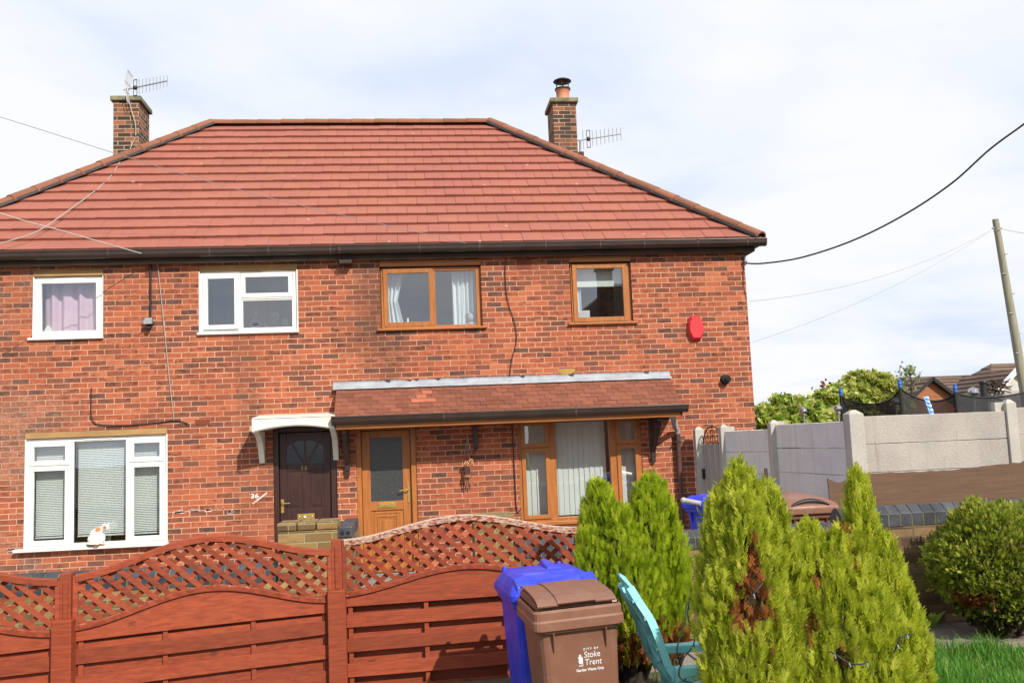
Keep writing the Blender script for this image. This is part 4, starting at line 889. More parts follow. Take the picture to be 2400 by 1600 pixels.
# cat on the sill
def cat():
    p = at(222, 1280, D-.05); z0 = OPEN['big'][2]+.014; X = p.x; y = D-.052
    M_CAT = NB('cat_fur'); q = M_CAT; P = q.pos(None, True); s = q.n('SeparateXYZ'); q.L(P, s.inputs[0]); nz = q.noise(P, 40, 3)
    def spot(c, r):
        v = q.n('VectorMath', operation='DISTANCE'); q.L(P, v.inputs[0]); v.inputs[1].default_value = c
        return q.math('LESS_THAN', q.math('ADD', v.outputs['Value'], q.math('MULTIPLY', q.math('SUBTRACT', nz, .5), .03)), r)
    c = q.mix(q.grey(nz, .3, .7), (.66, .63, .58), (.78, .76, .72))
    c = q.mix(spot((.055, -.05, .20), .036), c, (.48, .20, .07)); c = q.mix(spot((.145, -.08, .215), .035), c, (.42, .17, .06)); c = q.mix(spot((.165, -.09, .235), .018), c, (.16, .09, .06))
    low = q.math('LESS_THAN', q.math('ADD', s.outputs[2], q.math('MULTIPLY', nz, .02)), .034); lft = q.math('LESS_THAN', s.outputs[0], .03)
    c = q.mix(q.math('MULTIPLY', low, lft), c, (.10, .085, .075)); rt = q.math('MULTIPLY', low, q.math('SUBTRACT', 1, lft)); c = q.mix(rt, c, (.38, .20, .10)); q.set(c, .9, .1)
    root = thing('cat', 'white cat with ginger patches sitting on the big white window sill', 'cat', (X, y, z0))
    bm = MB()
    for c_, r_, sc in (((-.005, 0, .075), .078, (1, .85, .95)), ((.012, 0, .125), .072, (1, .85, 1.05)), ((.05, 0, .168), .060, (1, .85, .95)), ((.095, -.005, .19), .045, (1, .9, .9)), ((.135, -.015, .212), .044, (1.05, .95, .92)),
                       ((.168, -.022, .200), .021, (1.1, 1, .8)), ((.085, -.01, .10), .026, (1, 1, 2.6)), ((.095, .02, .09), .024, (1, 1, 2.4)), ((.10, -.02, .018), .022, (1.7, 1, .8)), ((.06, -.04, .035), .035, (1.3, .8, .9)),
                       ((-.06, -.03, .022), .022, (1.6, 1, 1)), ((-.02, -.065, .02), .02, (2.2, 1, .95)), ((.045, -.07, .018), .017, (2.6, 1, .9))):
        bm.sphere(c_, r_, 14, 10, sc)
    for sx, sy in ((.118, -.035), (.15, .01)): 
        bm.loft([[Vector((sx, sy, .235))+Vector((.022*math.cos(a), .010*math.sin(a), 0)) for a in [k*math.pi/4 for k in range(8)]], [Vector((sx+.02, sy, .272))+Vector((.003*math.cos(a), .003*math.sin(a), 0)) for a in [k*math.pi/4 for k in range(8)]]], caps=True)
    o = B(bm, 'body', q.m, root, local=True); rm = o.modifiers.new('remesh', 'REMESH'); rm.mode = 'VOXEL'; rm.voxel_size = .0055; rm.use_smooth_shade = True; sm = o.modifiers.new('smooth', 'SMOOTH'); sm.iterations = 4
    e = MB(); e.sphere((.163, -.058, .217), .006, 8, 6); e.sphere((.176, -.030, .218), .006, 8, 6); B(e, 'eye', M_DARK, root, local=True)
    root.rotation_euler = (0, 0, rad(-8)); root.scale = (1.12, 1.12, 1.12)
cat()
# ================================================================== TIMBER FENCE
FP = [(-4.18, 6.55), (-2.40, 6.88), (-.60, 7.27), (1.30, 7.40)]
fence = thing('timber_fence', 'red brown stained garden fence with wavy lattice tops', 'fence', (-.6, 7.2, -1.85))
def fpanel(P0, P1, zt, bt, zb, bb, worn, seed, bk=-.030):
    r = random.Random(seed); P0, P1 = Vector((*P0, 0)), Vector((*P1, 0)); L = (P1-P0).length; u = (P1-P0)/L; n = Vector((u.y, -u.x, 0))
    a0, a1 = .055/L, 1-.055/L
    def shape(t): return .5*(1-math.cos(2*math.pi*min(max(t, 0), 1)))
    def ct(t): return zt[0]+(zt[1]-zt[0])*t+bt*shape(t)
    def cb(t): return zb[0]+(zb[1]-zb[0])*t+bb*shape(t)
    def pt(t, f, z): return P0+u*(t*L)+n*f+Vector((0, 0, z))
    def rail(name, c, f0, f1, h, m_, par):
        N = 44; R = []
        for i in range(N+1):
            t = a0+(a1-a0)*i/N; z = c(t); R.append([pt(t, f0, z-h), pt(t, f1, z-h), pt(t, f1, z-.006), pt(t, f1-.006, z), pt(t, f0, z)])
        return B(MB().loft(R, caps=True, smooth=False), name, m_, par)
    # lower panel: hit-and-miss boards
    mb = MB(); zg = -1.95
    def board(z0, z1, f0, f1, lim):
        N = 20; ww = r.uniform(-.006, .006); R = []; k = r.random()
        for i in range(N+1):
            t = a0+(a1-a0)*i/N; sag = ww*math.sin(math.pi*t)+.5*(zb[1]-zb[0])*(t-.5)*0
            zz0 = z0+sag+(zb[1]-zb[0])*(t-.5); zz1 = min(z1+sag+(zb[1]-zb[0])*(t-.5), lim(t))
            R.append((t, zz0, zz1) if zz1 > zz0+.004 else None)
        seg = []
        for q_ in R+[None]:
            if q_: seg.append(q_)
            else:
                if len(seg) > 1: mb.loft([[pt(t, f0, e), pt(t, f1, e), pt(t, f1, f), pt(t, f0, f)] for t, e, f in seg], caps=True, smooth=False, r=k)
                seg = []
    zm = (zb[0]+zb[1])/2; lim = lambda t: cb(t)-.03
    z = zm-.165
    board(zm-.11, zm+.5, .006, .022, lim)
    while z > zg-.1: board(z-.097, z, .008, .024, lim); z -= .178
    z = zm-.02
    board(zm-.13, zm+.5, bk, bk+.017, lim)
    while z > zg-.1: board(z-.178+.0, z-.065, bk, bk+.017, lim); z -= .178
    for t in (a0+.02, .345, .67, a1-.02): w = .017/L*1.0; mb.hexa([pt(t-w, -.017, zg), pt(t+w, -.017, zg), pt(t+w, .007, zg), pt(t-w, .007, zg), pt(t-w, -.017, cb(t)-.03), pt(t+w, -.017, cb(t)-.03), pt(t+w, .007, cb(t)-.03), pt(t-w, .007, cb(t)-.03)])
    pn = B(mb, 'board_panel', M_FENCE, fence, .002)
    rail('panel_rail', cb, -.03, .04, .038, M_WORN2, pn)
    # lattice
    la = MB()
    def lath(t0, dirn, f0, f1):
        best = []; cur = []
        ang = rad(41)
        for i in range(161):
            s = (i/160-.5)*2.2; t = t0+s*math.cos(ang)*dirn/L; z = (zb[0]+zt[0])/2+.15-s*math.sin(ang)
            ok = a0 < t < a1 and cb(t)-.01 < z < ct(t)-.02
            if ok: cur.append((t, z))
            if (not ok or i == 160) and cur:
                if len(cur) > len(best): best = cur
                cur = []
        if len(best) > 2:
            (ta, za), (tb, z_b) = best[0], best[-1]; j = r.uniform(-.004, .004)
            A, C = pt(ta, (f0+f1)/2, za+j), pt(tb, (f0+f1)/2, z_b+j); la.bar(A, C, .035, abs(f1-f0), up=n)
    for k in range(-12, 36):
        lath(k*.120/L, 1, .006, .017); lath(k*.120/L+.02, -1, -.018, -.007)
    for t in (a0, a1): w = .017/L; la.hexa([pt(t-w, -.02, cb(t)-.02), pt(t+w, -.02, cb(t)-.02), pt(t+w, .022, cb(t)-.02), pt(t-w, .022, cb(t)-.02), pt(t-w, -.02, ct(t)-.01), pt(t+w, -.02, ct(t)-.01), pt(t+w, .022, ct(t)-.01), pt(t-w, .022, ct(t)-.01)])
    lt = B(la, 'lattice', M_FENCE, fence, .0015)
    rail('top_rail', ct, -.026, .03, .046, M_WORN if worn else M_FENCE, lt)
fpanel(FP[0], FP[1], (-.84, -.80), .17, (-1.19, -1.145), .17, False, 1)
fpanel(FP[1], FP[2], (-.785, -.735), .185, (-1.12, -1.085), .175, False, 2)
fpanel(FP[2], FP[3], (-.675, -.68), .142, (-1.055, -1.045), .145, True, 3, -.062)
for (x, y), zl, zu in ((FP[0], -1.15, -.82), (FP[1], -1.07, -.765), (FP[2], -1.03, -.668)):
    mb = MB(); mb.box(x-.066, x+.066, y-.105, y+.02, -2.0, zl); po = B(mb, 'post', M_FENCE, fence, .007)
    mb = MB(); mb.box(x-.038, x+.038, y-.035, y+.045, zl-.05, zu); mb.box(x-.012, x+.020, y-.046, y-.03, zl, zu-.05); B(mb, 'post_top', M_FENCE, po, .004)
x, y = FP[3]; B(MB().box(x-.02, x+.085, y-.05, y+.05, -2.0, -.60), 'post', M_OLDPOST, fence, .008)
# ================================================================== GARDEN WALLS
def coping_run(parent, a, b, z, w=.225, h=.115, n_pitch=.110):
    """bullnosed blue bricks on edge from a to b (a, b = wall centre line), z = coping top"""
    a, b = Vector((*a, 0)), Vector((*b, 0)); t = (b-a).normalized(); L = (b-a).length; s = Vector((t.y, -t.x, 0)); n = round(L/n_pitch); mb = MB(); mo = MB()
    prof = [(-w/2, 0), (w/2, 0), (w/2, h*.60), (w/2-.008, h*.66), (w/2-.075, h*.965), (w/2-.09, h), (-w/2+.09, h), (-w/2+.075, h*.965), (-w/2+.008, h*.66), (-w/2, h*.60)]
    for i in range(n):
        dz = random.uniform(-.003, .003); ds = random.uniform(-.003, .003); p, q_ = a+t*(i*L/n+.005), a+t*((i+1)*L/n-.005)
        mb.loft([[c+s*(u+ds)+Vector((0, 0, z-h+v+dz)) for u, v in prof] for c in (p, q_)], caps=True, smooth=False)
    k = .965
    mo.loft([[c+s*(u*k)+Vector((0, 0, z-h+v*.955)) for u, v in prof] for c in (a+t*.008, b-t*.008)], caps=True, smooth=False)
    c = B(mb, 'coping', M_COPING, parent, .003); B(mo, 'coping_mortar', M_COPM, c)
def wall(name, label, a, b, ztop, m_, w=.215, h=.16, cop=True):
    r = thing(name, label, 'wall', (*((Vector(a)+Vector(b))/2), -1.73)); t = (Vector(b)-Vector(a)).normalized(); s = Vector((t.y, -t.x))*w/2
    P = [Vector(a)+s, Vector(b)+s, Vector(b)-s, Vector(a)-s]
    B(MB().hexa([(*p, -2.0) for p in P]+[(*p, ztop-(h+.004 if cop else 0)) for p in P]), 'brickwork', m_, r)
    if cop: coping_run(r, a, b, ztop, w+.012, h)
    return r
WY = 8.12
wall('garden_wall', 'low brick wall with rounded blue brick coping behind the lattice fence, below the big white window', (-6.4, WY+.05), (-1.14, WY+.05), -.90, M_YELLOW)
pr = thing('brick_pier', 'buff brick gate pier in front of the dark brown door', 'pier', (-.89, WY, -1.73))
B(MB().box(-1.135, -.655, WY-.12, WY+.22, -2.0, -.655), 'brickwork', M_YELLOW, pr, .006)
mb = MB(); 
for i, (xa, xb) in enumerate(((-1.14, -.985), (-.975, -.83), (-.82, -.65))): mb.box(xa, xb, WY-.125, WY+.225, -.65, -.585)
B(mb, 'cap_brick', M_YELLOW, pr, .008)
dv = wall('dividing_wall', 'short buff brick wall between the two front paths', (-.60, WY+.02), (-.60, 9.35), -.745, M_YELLOW, w=.11, cop=False)
bk = thing('engineering_brick', 'grey perforated engineering brick lying loose on the end of the buff dividing wall', 'brick', (-.6, 8.5, -.745))
mb = MB(); mb.box(-.662, -.538, WY+.02, WY+.46, -.742, -.645); mb.box(-.662, -.538, WY+.47, WY+.93, -.742, -.645); B(mb, 'block', M_COPING, bk, .012)
mb = MB()
for dx in (-.022, .026): mb.tube([(-.60+dx, WY+.017, -.70), (-.60+dx, WY+.03, -.70)], .017, 14)
B(mb, 'hole', M_DARK, bk)
p2 = thing('brick_pier', 'buff brick pier showing through the right lattice panel below the wind chime', 'pier', (.645, WY, -1.73)); B(MB().box(.48, .81, WY-.12, WY+.22, -2.0, -.67).box(.47, .82, WY-.13, WY+.23, -.67, -.60), 'brickwork', M_YELLOW, p2, .005)
wall('garden_wall', 'low brick wall with rounded blue coping between the timber fence and the step up', (.82, WY), (3.72, WY-.02), -.815, M_WALL)
wall('garden_wall', 'taller brown brick wall with rounded blue coping behind the round bush', (3.70, WY), (7.6, WY+.16), -.70, M_WALL, h=.175)
# ================================================================== CONCRETE FENCE AND GATE
cf = thing('concrete_fence', 'grey concrete post and panel fence running from the house towards the right edge', 'fence', (5.4, 9.75, -1.73))
C0, C1, C2, C3, C4 = (4.05, 13.15), (4.22, 12.55), (4.56, 11.6), (4.745, 9.78), (6.66, 9.95)
def cpost(c, zt, w=.12, d=.12, wide=0, name='post', par=cf, ang=0):
    x, y = c; mb = MB(); z0 = -1.95
    def bx(a, b, e, f, zt_): 
        P = [Vector((a, e)), Vector((b, e)), Vector((b, f)), Vector((a, f))]; R_ = Matrix.Rotation(ang, 2); P = [R_ @ p+Vector(c) for p in P]
        mb.hexa([(*p, z0) for p in P]+[(*p, zt_) for p in P])
    bx(-w/2, w/2, -d/2, d/2, zt-.03); 
    P = [Matrix.Rotation(ang, 2) @ p+Vector(c) for p in (Vector((-w/2, -d/2)), Vector((w/2, -d/2)), Vector((w/2, d/2)), Vector((-w/2, d/2)))]
    top = [Vector(c)+(p-Vector(c))*.3 for p in P]; mb.add([(*p, zt-.03) for p in P]+[(*p, zt+.015) for p in top], [(0, 1, 5, 4), (1, 2, 6, 5), (2, 3, 7, 6), (3, 0, 4, 7), (4, 5, 6, 7)])
    if wide: bx(w/2, w/2+wide, .0, d/2, zt-.015)
    return B(mb, name, M_POST, par, .006)
def gravel(a, b, rows, ztop, h, par=cf, th=.05, m_=None):
    a, b = Vector(a), Vector(b); t = (b-a).normalized(); s = Vector((t.y, -t.x))*th/2
    for i in range(rows):
        z1 = ztop-i*h; z0 = z1-h+.003; e = random.uniform(-.004, .004); P = [a+s, b+s, b-s, a-s]; dz = random.uniform(-.006, .006)
        n = 14; mb = MB(); R = []
        for k in range(n+1):
            q_ = a+(b-a)*k/n; w = random.uniform(-.0022, .0022); zz = dz*(k/n-.5)
            R.append([(*(q_+s), z0+zz+.004+w), (*(q_+s), z1+zz-.006+w), (*(q_+s*.7), z1+zz+w), (*(q_-s*.7), z1+zz), (*(q_-s), z1+zz-.006), (*(q_-s), z0+zz)])
        mb.loft(R, caps=True, smooth=False); B(mb, 'panel', m_ or M_CONC, par)
cpost(C0, .10, .13); cpost(C1, .115, .12, .12); cpost(C2, .135, .125, .12, .0); cpost(C3, .185, .165, .16); cpost(C4, .24, .12, .12)
B(MB().box(C1[0]+.06, C1[0]+.15, C1[1]-.02, C1[1]+.06, -.2, .095), 'post', M_POST, cf, .005); B(MB().box(C2[0]+.05, C2[0]+.14, C2[1]-.01, C2[1]+.07, -.2, .13), 'post', M_POST, cf, .005); B(MB().box(C4[0]-.16, C4[0]-.05, C4[1]-.0, C4[1]+.07, .02, .225), 'post', M_POST, cf, .005)
gravel((C1[0]+.01, C1[1]-.03), (C2[0]-.0, C2[1]+.03), 6, .035, .288, m_=M_CONC_LIFT); gravel((C2[0]+.03, C2[1]-.05), (C3[0]-.05, C3[1]+.05), 6, .085, .296, m_=M_CONC_LIFT); gravel((C3[0]+.10, C3[1]), (C4[0]-.03, C4[1]), 6, .125, .305)
gravel((C4[0]+.05, C4[1]), (C4[0]+1.8, C4[1]+.16), 6, .16, .305)
gt = thing('garden_gate', 'grey weathered board gate with a rusty scrolled iron top beside the house', 'gate', (*C0, -1.73))
ga, gb = Vector(C0)+Vector((.05, -.06)), Vector(C1)+Vector((-.01, .05)); gtv = (gb-ga); gn = Vector((gtv.y, -gtv.x)).normalized()*.02
mb = MB(); nb = 7
for i in range(nb):
    p, q_ = ga+gtv*(i/nb+.006), ga+gtv*((i+1)/nb-.006); P = [p+gn, q_+gn, q_-gn, p-gn]; mb.hexa([(*v, -1.68) for v in P]+[(*v, -.135+random.uniform(-.004, .004)) for v in P])
B(mb, 'boards', M_GATE, gt, .004)
mb = MB(); G = lambda f, z: Vector((*(ga+gtv*f), z)); arc = [G(.5-.5*math.cos(a), -.135+.245*math.sin(a)) for a in [k*math.pi/16 for k in range(17)]]
mb.tube(arc, .010, 6)
for c in (.25, .5, .75):
    for zc_, rr in ((-.075, .055), (.02, .045)):
        if abs(c-.5) > .1 and zc_ > 0: continue
        mb.tube([G(c+.13*math.cos(a)*rr/.055, zc_+rr*math.sin(a)) for a in [k*math.pi/8 for k in range(17)]], .006, 5)
    mb.tube([G(c, -.135), G(c, -.135+.24*math.sin(math.pi*c))], .006, 5)
B(mb, 'iron_scroll', M_RUST, gt)
p = ga+gn*1.8+gtv*.02; B(MB().box(p.x-.02, p.x+.02, p.y-.02, p.y+.03, -.62, -.48), 'latch', M_DARK, gt, .004)
# plywood sheet between the walls
mb = MB(); pa, pb = at(1945, 1120, 9.15), at(2470, 1125, 9.4); n = 40; R = []
for i in range(n+1):
    t = i/n; x = pa.x+(pb.x-pa.x)*t; y = 9.2+.2*t; zt_ = -.485+.055*t+.012*math.sin(t*9)+(-.055+random.uniform(-.025, .01) if .02 < t < .14 else (random.uniform(-.006, .006)))
    R.append([(x, y-.25*.3, -1.75), (x, y, zt_), (x, y+.018, zt_), (x, y-.25*.3+.018, -1.75)])
mb.loft(R, caps=True, smooth=False)
solo(mb, 'plywood_sheet', M_PLY, 'long weathered brown plywood sheet with a broken corner leaning on the concrete fence', 'board')
a, b = at(1795, 1097, 10.6), at(1800, 1200, 10.4); solo(MB().bar(a, b+Vector((0, 0, -.35)), .035, .02), 'stake', mat('dark_wood_stake', (.06, .03, .022), rough=.8), 'thin dark brown stake leaning on the concrete fence above the shrubs', 'stake')
# ================================================================== WHEELIE BINS
def rrect(w, d, z, r=.04, cy=0, k=3):
    pts = []
    for sx, sy, a0 in ((1, -1, -90), (1, 1, 0), (-1, 1, 90), (-1, -1, 180)):
        for i in range(k+1):
            a = rad(a0+90*i/k); pts.append(Vector((sx*(w/2-r)+r*math.cos(a), cy+sy*(d/2-r)+r*math.sin(a), z)))
    return pts
def bin_body(root, m_, scale=1):
    mb = MB()
    mb.loft([rrect(.43, .46, .03, .05, .03), rrect(.44, .48, .06, .05, .03), rrect(.50, .57, .80, .05, .01), rrect(.508, .585, .925, .05, .0)], smooth=False)
    mb.loft([rrect(.43, .46, .03, .05, .03), rrect(.30, .3, .03, .05, .03)], smooth=False)
    mb.loft([rrect(.53, .62, .86, .05), rrect(.545, .635, .875, .05), rrect(.545, .635, .925, .05), rrect(.50, .59, .925, .05)], smooth=False)
    for x in (-.165, .165): mb.hexa([(x-.002, -.282, .745), (x+.002, -.282, .745), (x+.003, -.25, .745), (x-.003, -.25, .745), (x-.005, -.312, .865), (x+.005, -.312, .865), (x+.008, -.27, .865), (x-.008, -.27, .865)])
    b = B(mb, 'body', m_, root, .005, local=True)
    for x in (-.25, .25): B(MB().tube([(x-.03, .24, .10), (x+.03, .24, .10)], .10, 20), 'wheel', M_DARK, root, .006, local=True)
    mb = MB(); mb.tube([(-.24, .30, .91), (-.24, .385, .915), (.24, .385, .915), (.24, .30, .91)], .016, 8); B(mb, 'handle', m_, root, local=True)
    return b
def lid_brown(root):
    mb = MB()
    mb.loft([rrect(.562, .655, .872, .04, .005), rrect(.574, .668, .878, .04, .005), rrect(.574, .668, .925, .04, .005), rrect(.560, .652, .936, .04, .005), rrect(.560, .652, .978, .04, .005), rrect(.535, .63, .992, .04, .005)], smooth=False)
    W2 = .255
    sec = [(-.285, .99), (-.275, 1.012), (-.20, 1.030), (-.08, 1.042), (.08, 1.046), (.24, 1.042), (.31, 1.01), (.32, .99)]
    mb.loft([[(x, y, z) for y, z in sec] for x in (-W2, W2-.0)], closed=True, caps=True, smooth=False)
    l = B(mb, 'lid', M_BINB, root, .006, local=True)
    top = [(-.322, 1.022), (-.30, 1.038), (-.24, 1.052), (-.15, 1.060), (-.04, 1.065), (.08, 1.067), (.22, 1.064), (.32, 1.05)]
    for xa, xb, o, nm in ((-.252, -.125, 0, 0), (-.127, .112, .007, 0), (.110, .238, 0, 0)):
        R = []
        for x in (xa, xb): R.append([(x, y-(.008 if o else 0)*(i == 0), z+o) for i, (y, z) in enumerate(top)]+[(x, y+.004, z+o-.012) for y, z in top[::-1]])
        B(MB().loft(R, closed=True, caps=True, smooth=False), 'lid_flap', M_BINB, l, .003, local=True)
def lid_blue(root):
    mb = MB()
    mb.loft([rrect(.56, .66, .90, .05, .0), rrect(.578, .675, .908, .05, .0), rrect(.578, .675, .945, .05, .0), rrect(.545, .64, .975, .06, .0), rrect(.47, .55, 1.025, .07, .03), rrect(.40, .46, 1.04, .07, .05)], caps=True, smooth=False)
    mb.hexa([(-.20, -.30, .955), (.20, -.30, .955), (.20, -.1, 1.02), (-.20, -.1, 1.02), (-.19, -.285, .998), (.19, -.285, .998), (.17, -.1, 1.052), (-.17, -.1, 1.052)])
    for x in (-.20, .215): mb.hexa([(x-.05, -.325, .955), (x+.05, -.325, .955), (x+.05, -.2, .97), (x-.05, -.2, .97), (x-.045, -.315, 1.0), (x+.045, -.315, 1.0), (x+.045, -.2, 1.04), (x-.045, -.2, 1.04)])
    for x in (-.21, .05, .16): mb.hexa([(x-.02, .26, .98), (x+.02, .26, .98), (x+.02, .345, .97), (x-.02, .345, .97), (x-.014, .27, 1.055), (x+.014, .27, 1.055), (x+.014, .335, 1.04), (x-.014, .335, 1.04)])
    mb.hexa([(.01, .02, 1.03), (.13, .02, 1.03), (.09, .33, .99), (.03, .33, .99), (.03, .04, 1.055), (.11, .04, 1.055), (.08, .32, 1.075), (.04, .32, 1.075)])
    l = B(mb, 'lid', M_BINU, root, .007, local=True)
    B(MB().hexa([(-.12, -.302, .968), (.10, -.302, .968), (.10, -.294, .968), (-.12, -.294, .968), (-.12, -.291, .994), (.10, -.291, .994), (.10, -.283, .994), (-.12, -.283, .994)]), 'grip', M_BINU, l, .002, local=True)
GB = -1.925
bb = thing('wheelie_bin', 'brown wheelie bin with white council lettering standing in front of the blue bin', 'wheelie bin', (.895, 5.5, -1.838), 'wheelie bins on the ground', (0, rad(-2.6), rad(3))); bb.scale = (.895, .92, .935)
body = bin_body(bb, M_BINB); lid_brown(bb)
def on_front(x, z): 
    f = (z-.06)/(.80-.06); y = -(.48/2-.03)-( (.57/2-.01)-(.48/2-.03))*f
    return Matrix.Translation((x, y-.002, z)) @ Matrix.Rotation(rad(90+5.0), 4, 'X')
text_mesh('Stoke', .050, 'lettering', M_WHITEP, bb, on_front(.018, .692), .0008, offset=.0, shear=.12, sx=.90)
text_mesh('Trent', .050, 'lettering', M_WHITEP, bb, on_front(.020, .648), .0008, offset=.0, shear=.12, sx=.93)
text_mesh('CITY OF', .0155, 'lettering', M_WHITEP, bb, on_front(.018, .736), .0008, offset=.0006, space=1.75, sx=1.0)
text_mesh('Garden Waste Only', .0215, 'lettering', M_WHITEP, bb, on_front(-.035, .615), .0008, offset=.0005, sx=.98)
mb = MB(); kp = [(0, .03), (.028, .03), (.028, .075), (.024, .09), (.022, .075), (.018, .092), (.019, .098), (.006, .098), (.007, .088), (-.003, .082), (.004, .075), (0, .06), (.004, .045)]
M4 = on_front(-.018, .615); o_ = MB(); vs = [M4 @ Vector((x, z, 0)) for x, z in kp]+[M4 @ Vector((x, z, .0012)) for x, z in kp]; n = len(kp)
o_.add(vs, [tuple(range(n)), tuple(range(2*n-1, n-1, -1))]+[(i, i+n, (i+1) % n+n, (i+1) % n) for i in range(n)]); B(o_, 'emblem', M_WHITEP, bb, local=True)
text_mesh('on', .024, 'lettering', M_BINB, bb, on_front(-.0165, .650) @ Matrix.Translation((0, 0, .0016)), .0006, offset=.0008, sx=.95)
ub = thing('wheelie_bin', 'blue wheelie bin between the timber fence and the brown bin in front', 'wheelie bin', (.86, 6.26, -1.885), 'wheelie bins on the ground', (0, rad(-1.5), rad(5))); ub.scale = (1.03, 1, 1)
bin_body(ub, M_BINU); lid_blue(ub)
def bin_plain(name, label, x, y, rz, m_, z=-1.73, sc=1):
    r = thing(name, label, 'wheelie bin', (x, y, z), 'wheelie bins on the ground', (0, 0, rz)); r.scale = (sc, sc, sc)
    bin_body(r, m_); return r
p = at(1877, 1175, 9.05); r = bin_plain('wheelie_bin', 'brown wheelie bin with a curved lid behind the brick wall by the plywood', p.x-.02, 9.12, rad(2), M_BINB, -1.705)
mb = MB(); mb.loft([rrect(.575, .67, .90, .05), rrect(.60, .70, .91, .05), rrect(.60, .70, .955, .05), rrect(.57, .67, .968, .05)], caps=True, smooth=False)
mb.loft([[(x, -.33, .96), (x, -.30, .985+h*.3), (x, -.1, 1.0+h), (x, .2, 1.02+h), (x, .34, .98)] for x, h in ((-.28, .03), (-.15, .065), (.0, .08), (.15, .065), (.28, .03))], closed=True, caps=True, smooth=True)
l = B(mb, 'lid', M_BINB, r, .006, local=True)
mb = MB(); n = 14; mb.loft([[(x, -.325-.002, .985+.045*(1-(x/.2)**2)), (x, -.30, .992+.062*(1-(x/.2)**2)), (x, -.29, .986+.05*(1-(x/.2)**2)), (x, -.315, .975+.042*(1-(x/.2)**2))] for x in [-.19+.38*i/n for i in range(n+1)]], closed=True, caps=True)
B(mb, 'lid_recess', M_DARK, l, local=True)
p = at(1660, 1190, 10.4); r = bin_plain('wheelie_bin', 'blue wheelie bin beside the wooden garden gate with a broken pale handle bar', p.x+.08, 10.2, rad(-62), M_BINU, -1.70)
lid_blue(r)
mb = MB(); mb.tube([(-.30, .36, .93), (-.05, .42, .92)], .02, 8)
a, b = at(1602, 1172, 10.1), at(1632, 1180, 10.0); solo(MB().tube([a, b+Vector((.05, 0, 0))], .028, 10).sphere(a, .034, 10, 8), 'pipe', M_GREYCABLE, 'short pale pipe end sticking out beside the blue bin at the gate', 'pipe')
# ================================================================== GARDEN CHAIR
def chair():
    yc = 5.62; root = thing('garden_chair', 'teal plastic garden armchair seen from the side between brown bin and shrub', 'chair', (2.2, yc, -1.86))
    px = [(1470, 1358), (1483, 1378), (1498, 1408), (1521, 1446), (1531, 1471), (1546, 1514), (1560, 1554), (1583, 1586), (1602, 1606), (1618, 1640)]
    wid = [.10, .22, .34, .44, .48, .50, .50, .50, .50, .50]; P = [at(u+14, v+4, 5.38) for u, v in px]
    rings = []
    for p, w in zip(P, wid):
        r_ = []
        for k in range(7):
            f = -1+2*k/6; r_.append(Vector((p.x-.028+.028*f*f, yc+f*w/2, p.z+(.02*(1-f*f)))))
        rings.append(r_)
    th = Vector((-.016, 0, -.006)); mb = MB()
    full = [r_+[v+th for v in r_[::-1]] for r_ in rings]; mb.loft(full, closed=True, caps=True, smooth=False)
    bk = B(mb, 'backrest', M_TEAL, root, .004)
    mb = MB()
    for k, f in enumerate((-.96, -.45, 0, .45, .96)):
        pts = [r_[0]+(r_[-1]-r_[0])*(.5+f/2)+Vector((-.045+.028*f*f, 0, -.004)) for r_ in rings[1:]]
        for i in range(len(pts)-1): mb.bar(pts[i], pts[i+1], .014, .045, up=(1, 0, .3))
    for i in (2, 3, 5, 7):
        a, b = rings[i][0], rings[i][-1]; mb.bar(a+Vector((-.035, .01, 0)), b+Vector((-.035, -.01, 0)), .014, .04, up=(1, 0, .3))
    for i, j in ((2, 4), (4, 2), (4, 6), (6, 4)):
        mb.bar(rings[i][1]+Vector((-.03, 0, 0)), rings[j][3]+Vector((-.03, 0, 0)), .012, .03, up=(1, 0, .3)); mb.bar(rings[i][5]+Vector((-.03, 0, 0)), rings[j][3]+Vector((-.03, 0, 0)), .012, .03, up=(1, 0, .3))
    B(mb, 'rib', M_TEAL, bk)
    za = -1.29; bx = P[6].x+.05
    for y in (5.33, 5.90):
        mb = MB(); mb.loft([[(bx+.0+x, y-w/2, za-d), (bx+x, y+w/2, za-d), (bx+x, y+w/2, za-.004), (bx+x, y+w/2-.01, za), (bx+x, y-w/2+.01, za), (bx+x, y-w/2, za-.004)] for x, w, d in ((-.045, .05, .09), (.0, .06, .06), (.06, .07, .05), (.28, .08, .048), (.36, .08, .048), (.40, .07, .055))], caps=True, smooth=False)
        B(mb, 'armrest', M_TEAL, root, .006)
        mb = MB(); mb.bar((bx+.36, y, za-.04), (bx+.40, y, -1.9), .06, .035, up=(1, 0, 0)); B(mb, 'leg', M_TEAL, root, .005)
        mb = MB(); mb.bar((bx+.03, y, za-.05), (bx+.06, y, -1.9), .06, .035, up=(1, 0, 0)); B(mb, 'leg', M_TEAL, root, .005)
    mb = MB(); mb.loft([[(x, yc-.25, z), (x, yc+.25, z), (x, yc+.25, z-.02), (x, yc-.25, z-.02)] for x, z in ((P[-1].x-.03, P[-1].z), (P[-1].x+.06, P[-1].z-.03), (P[-1].x+.35, P[-1].z+.03), (P[-1].x+.40, P[-1].z+.01))], caps=True); B(mb, 'seat', M_TEAL, root, .005)
chair()
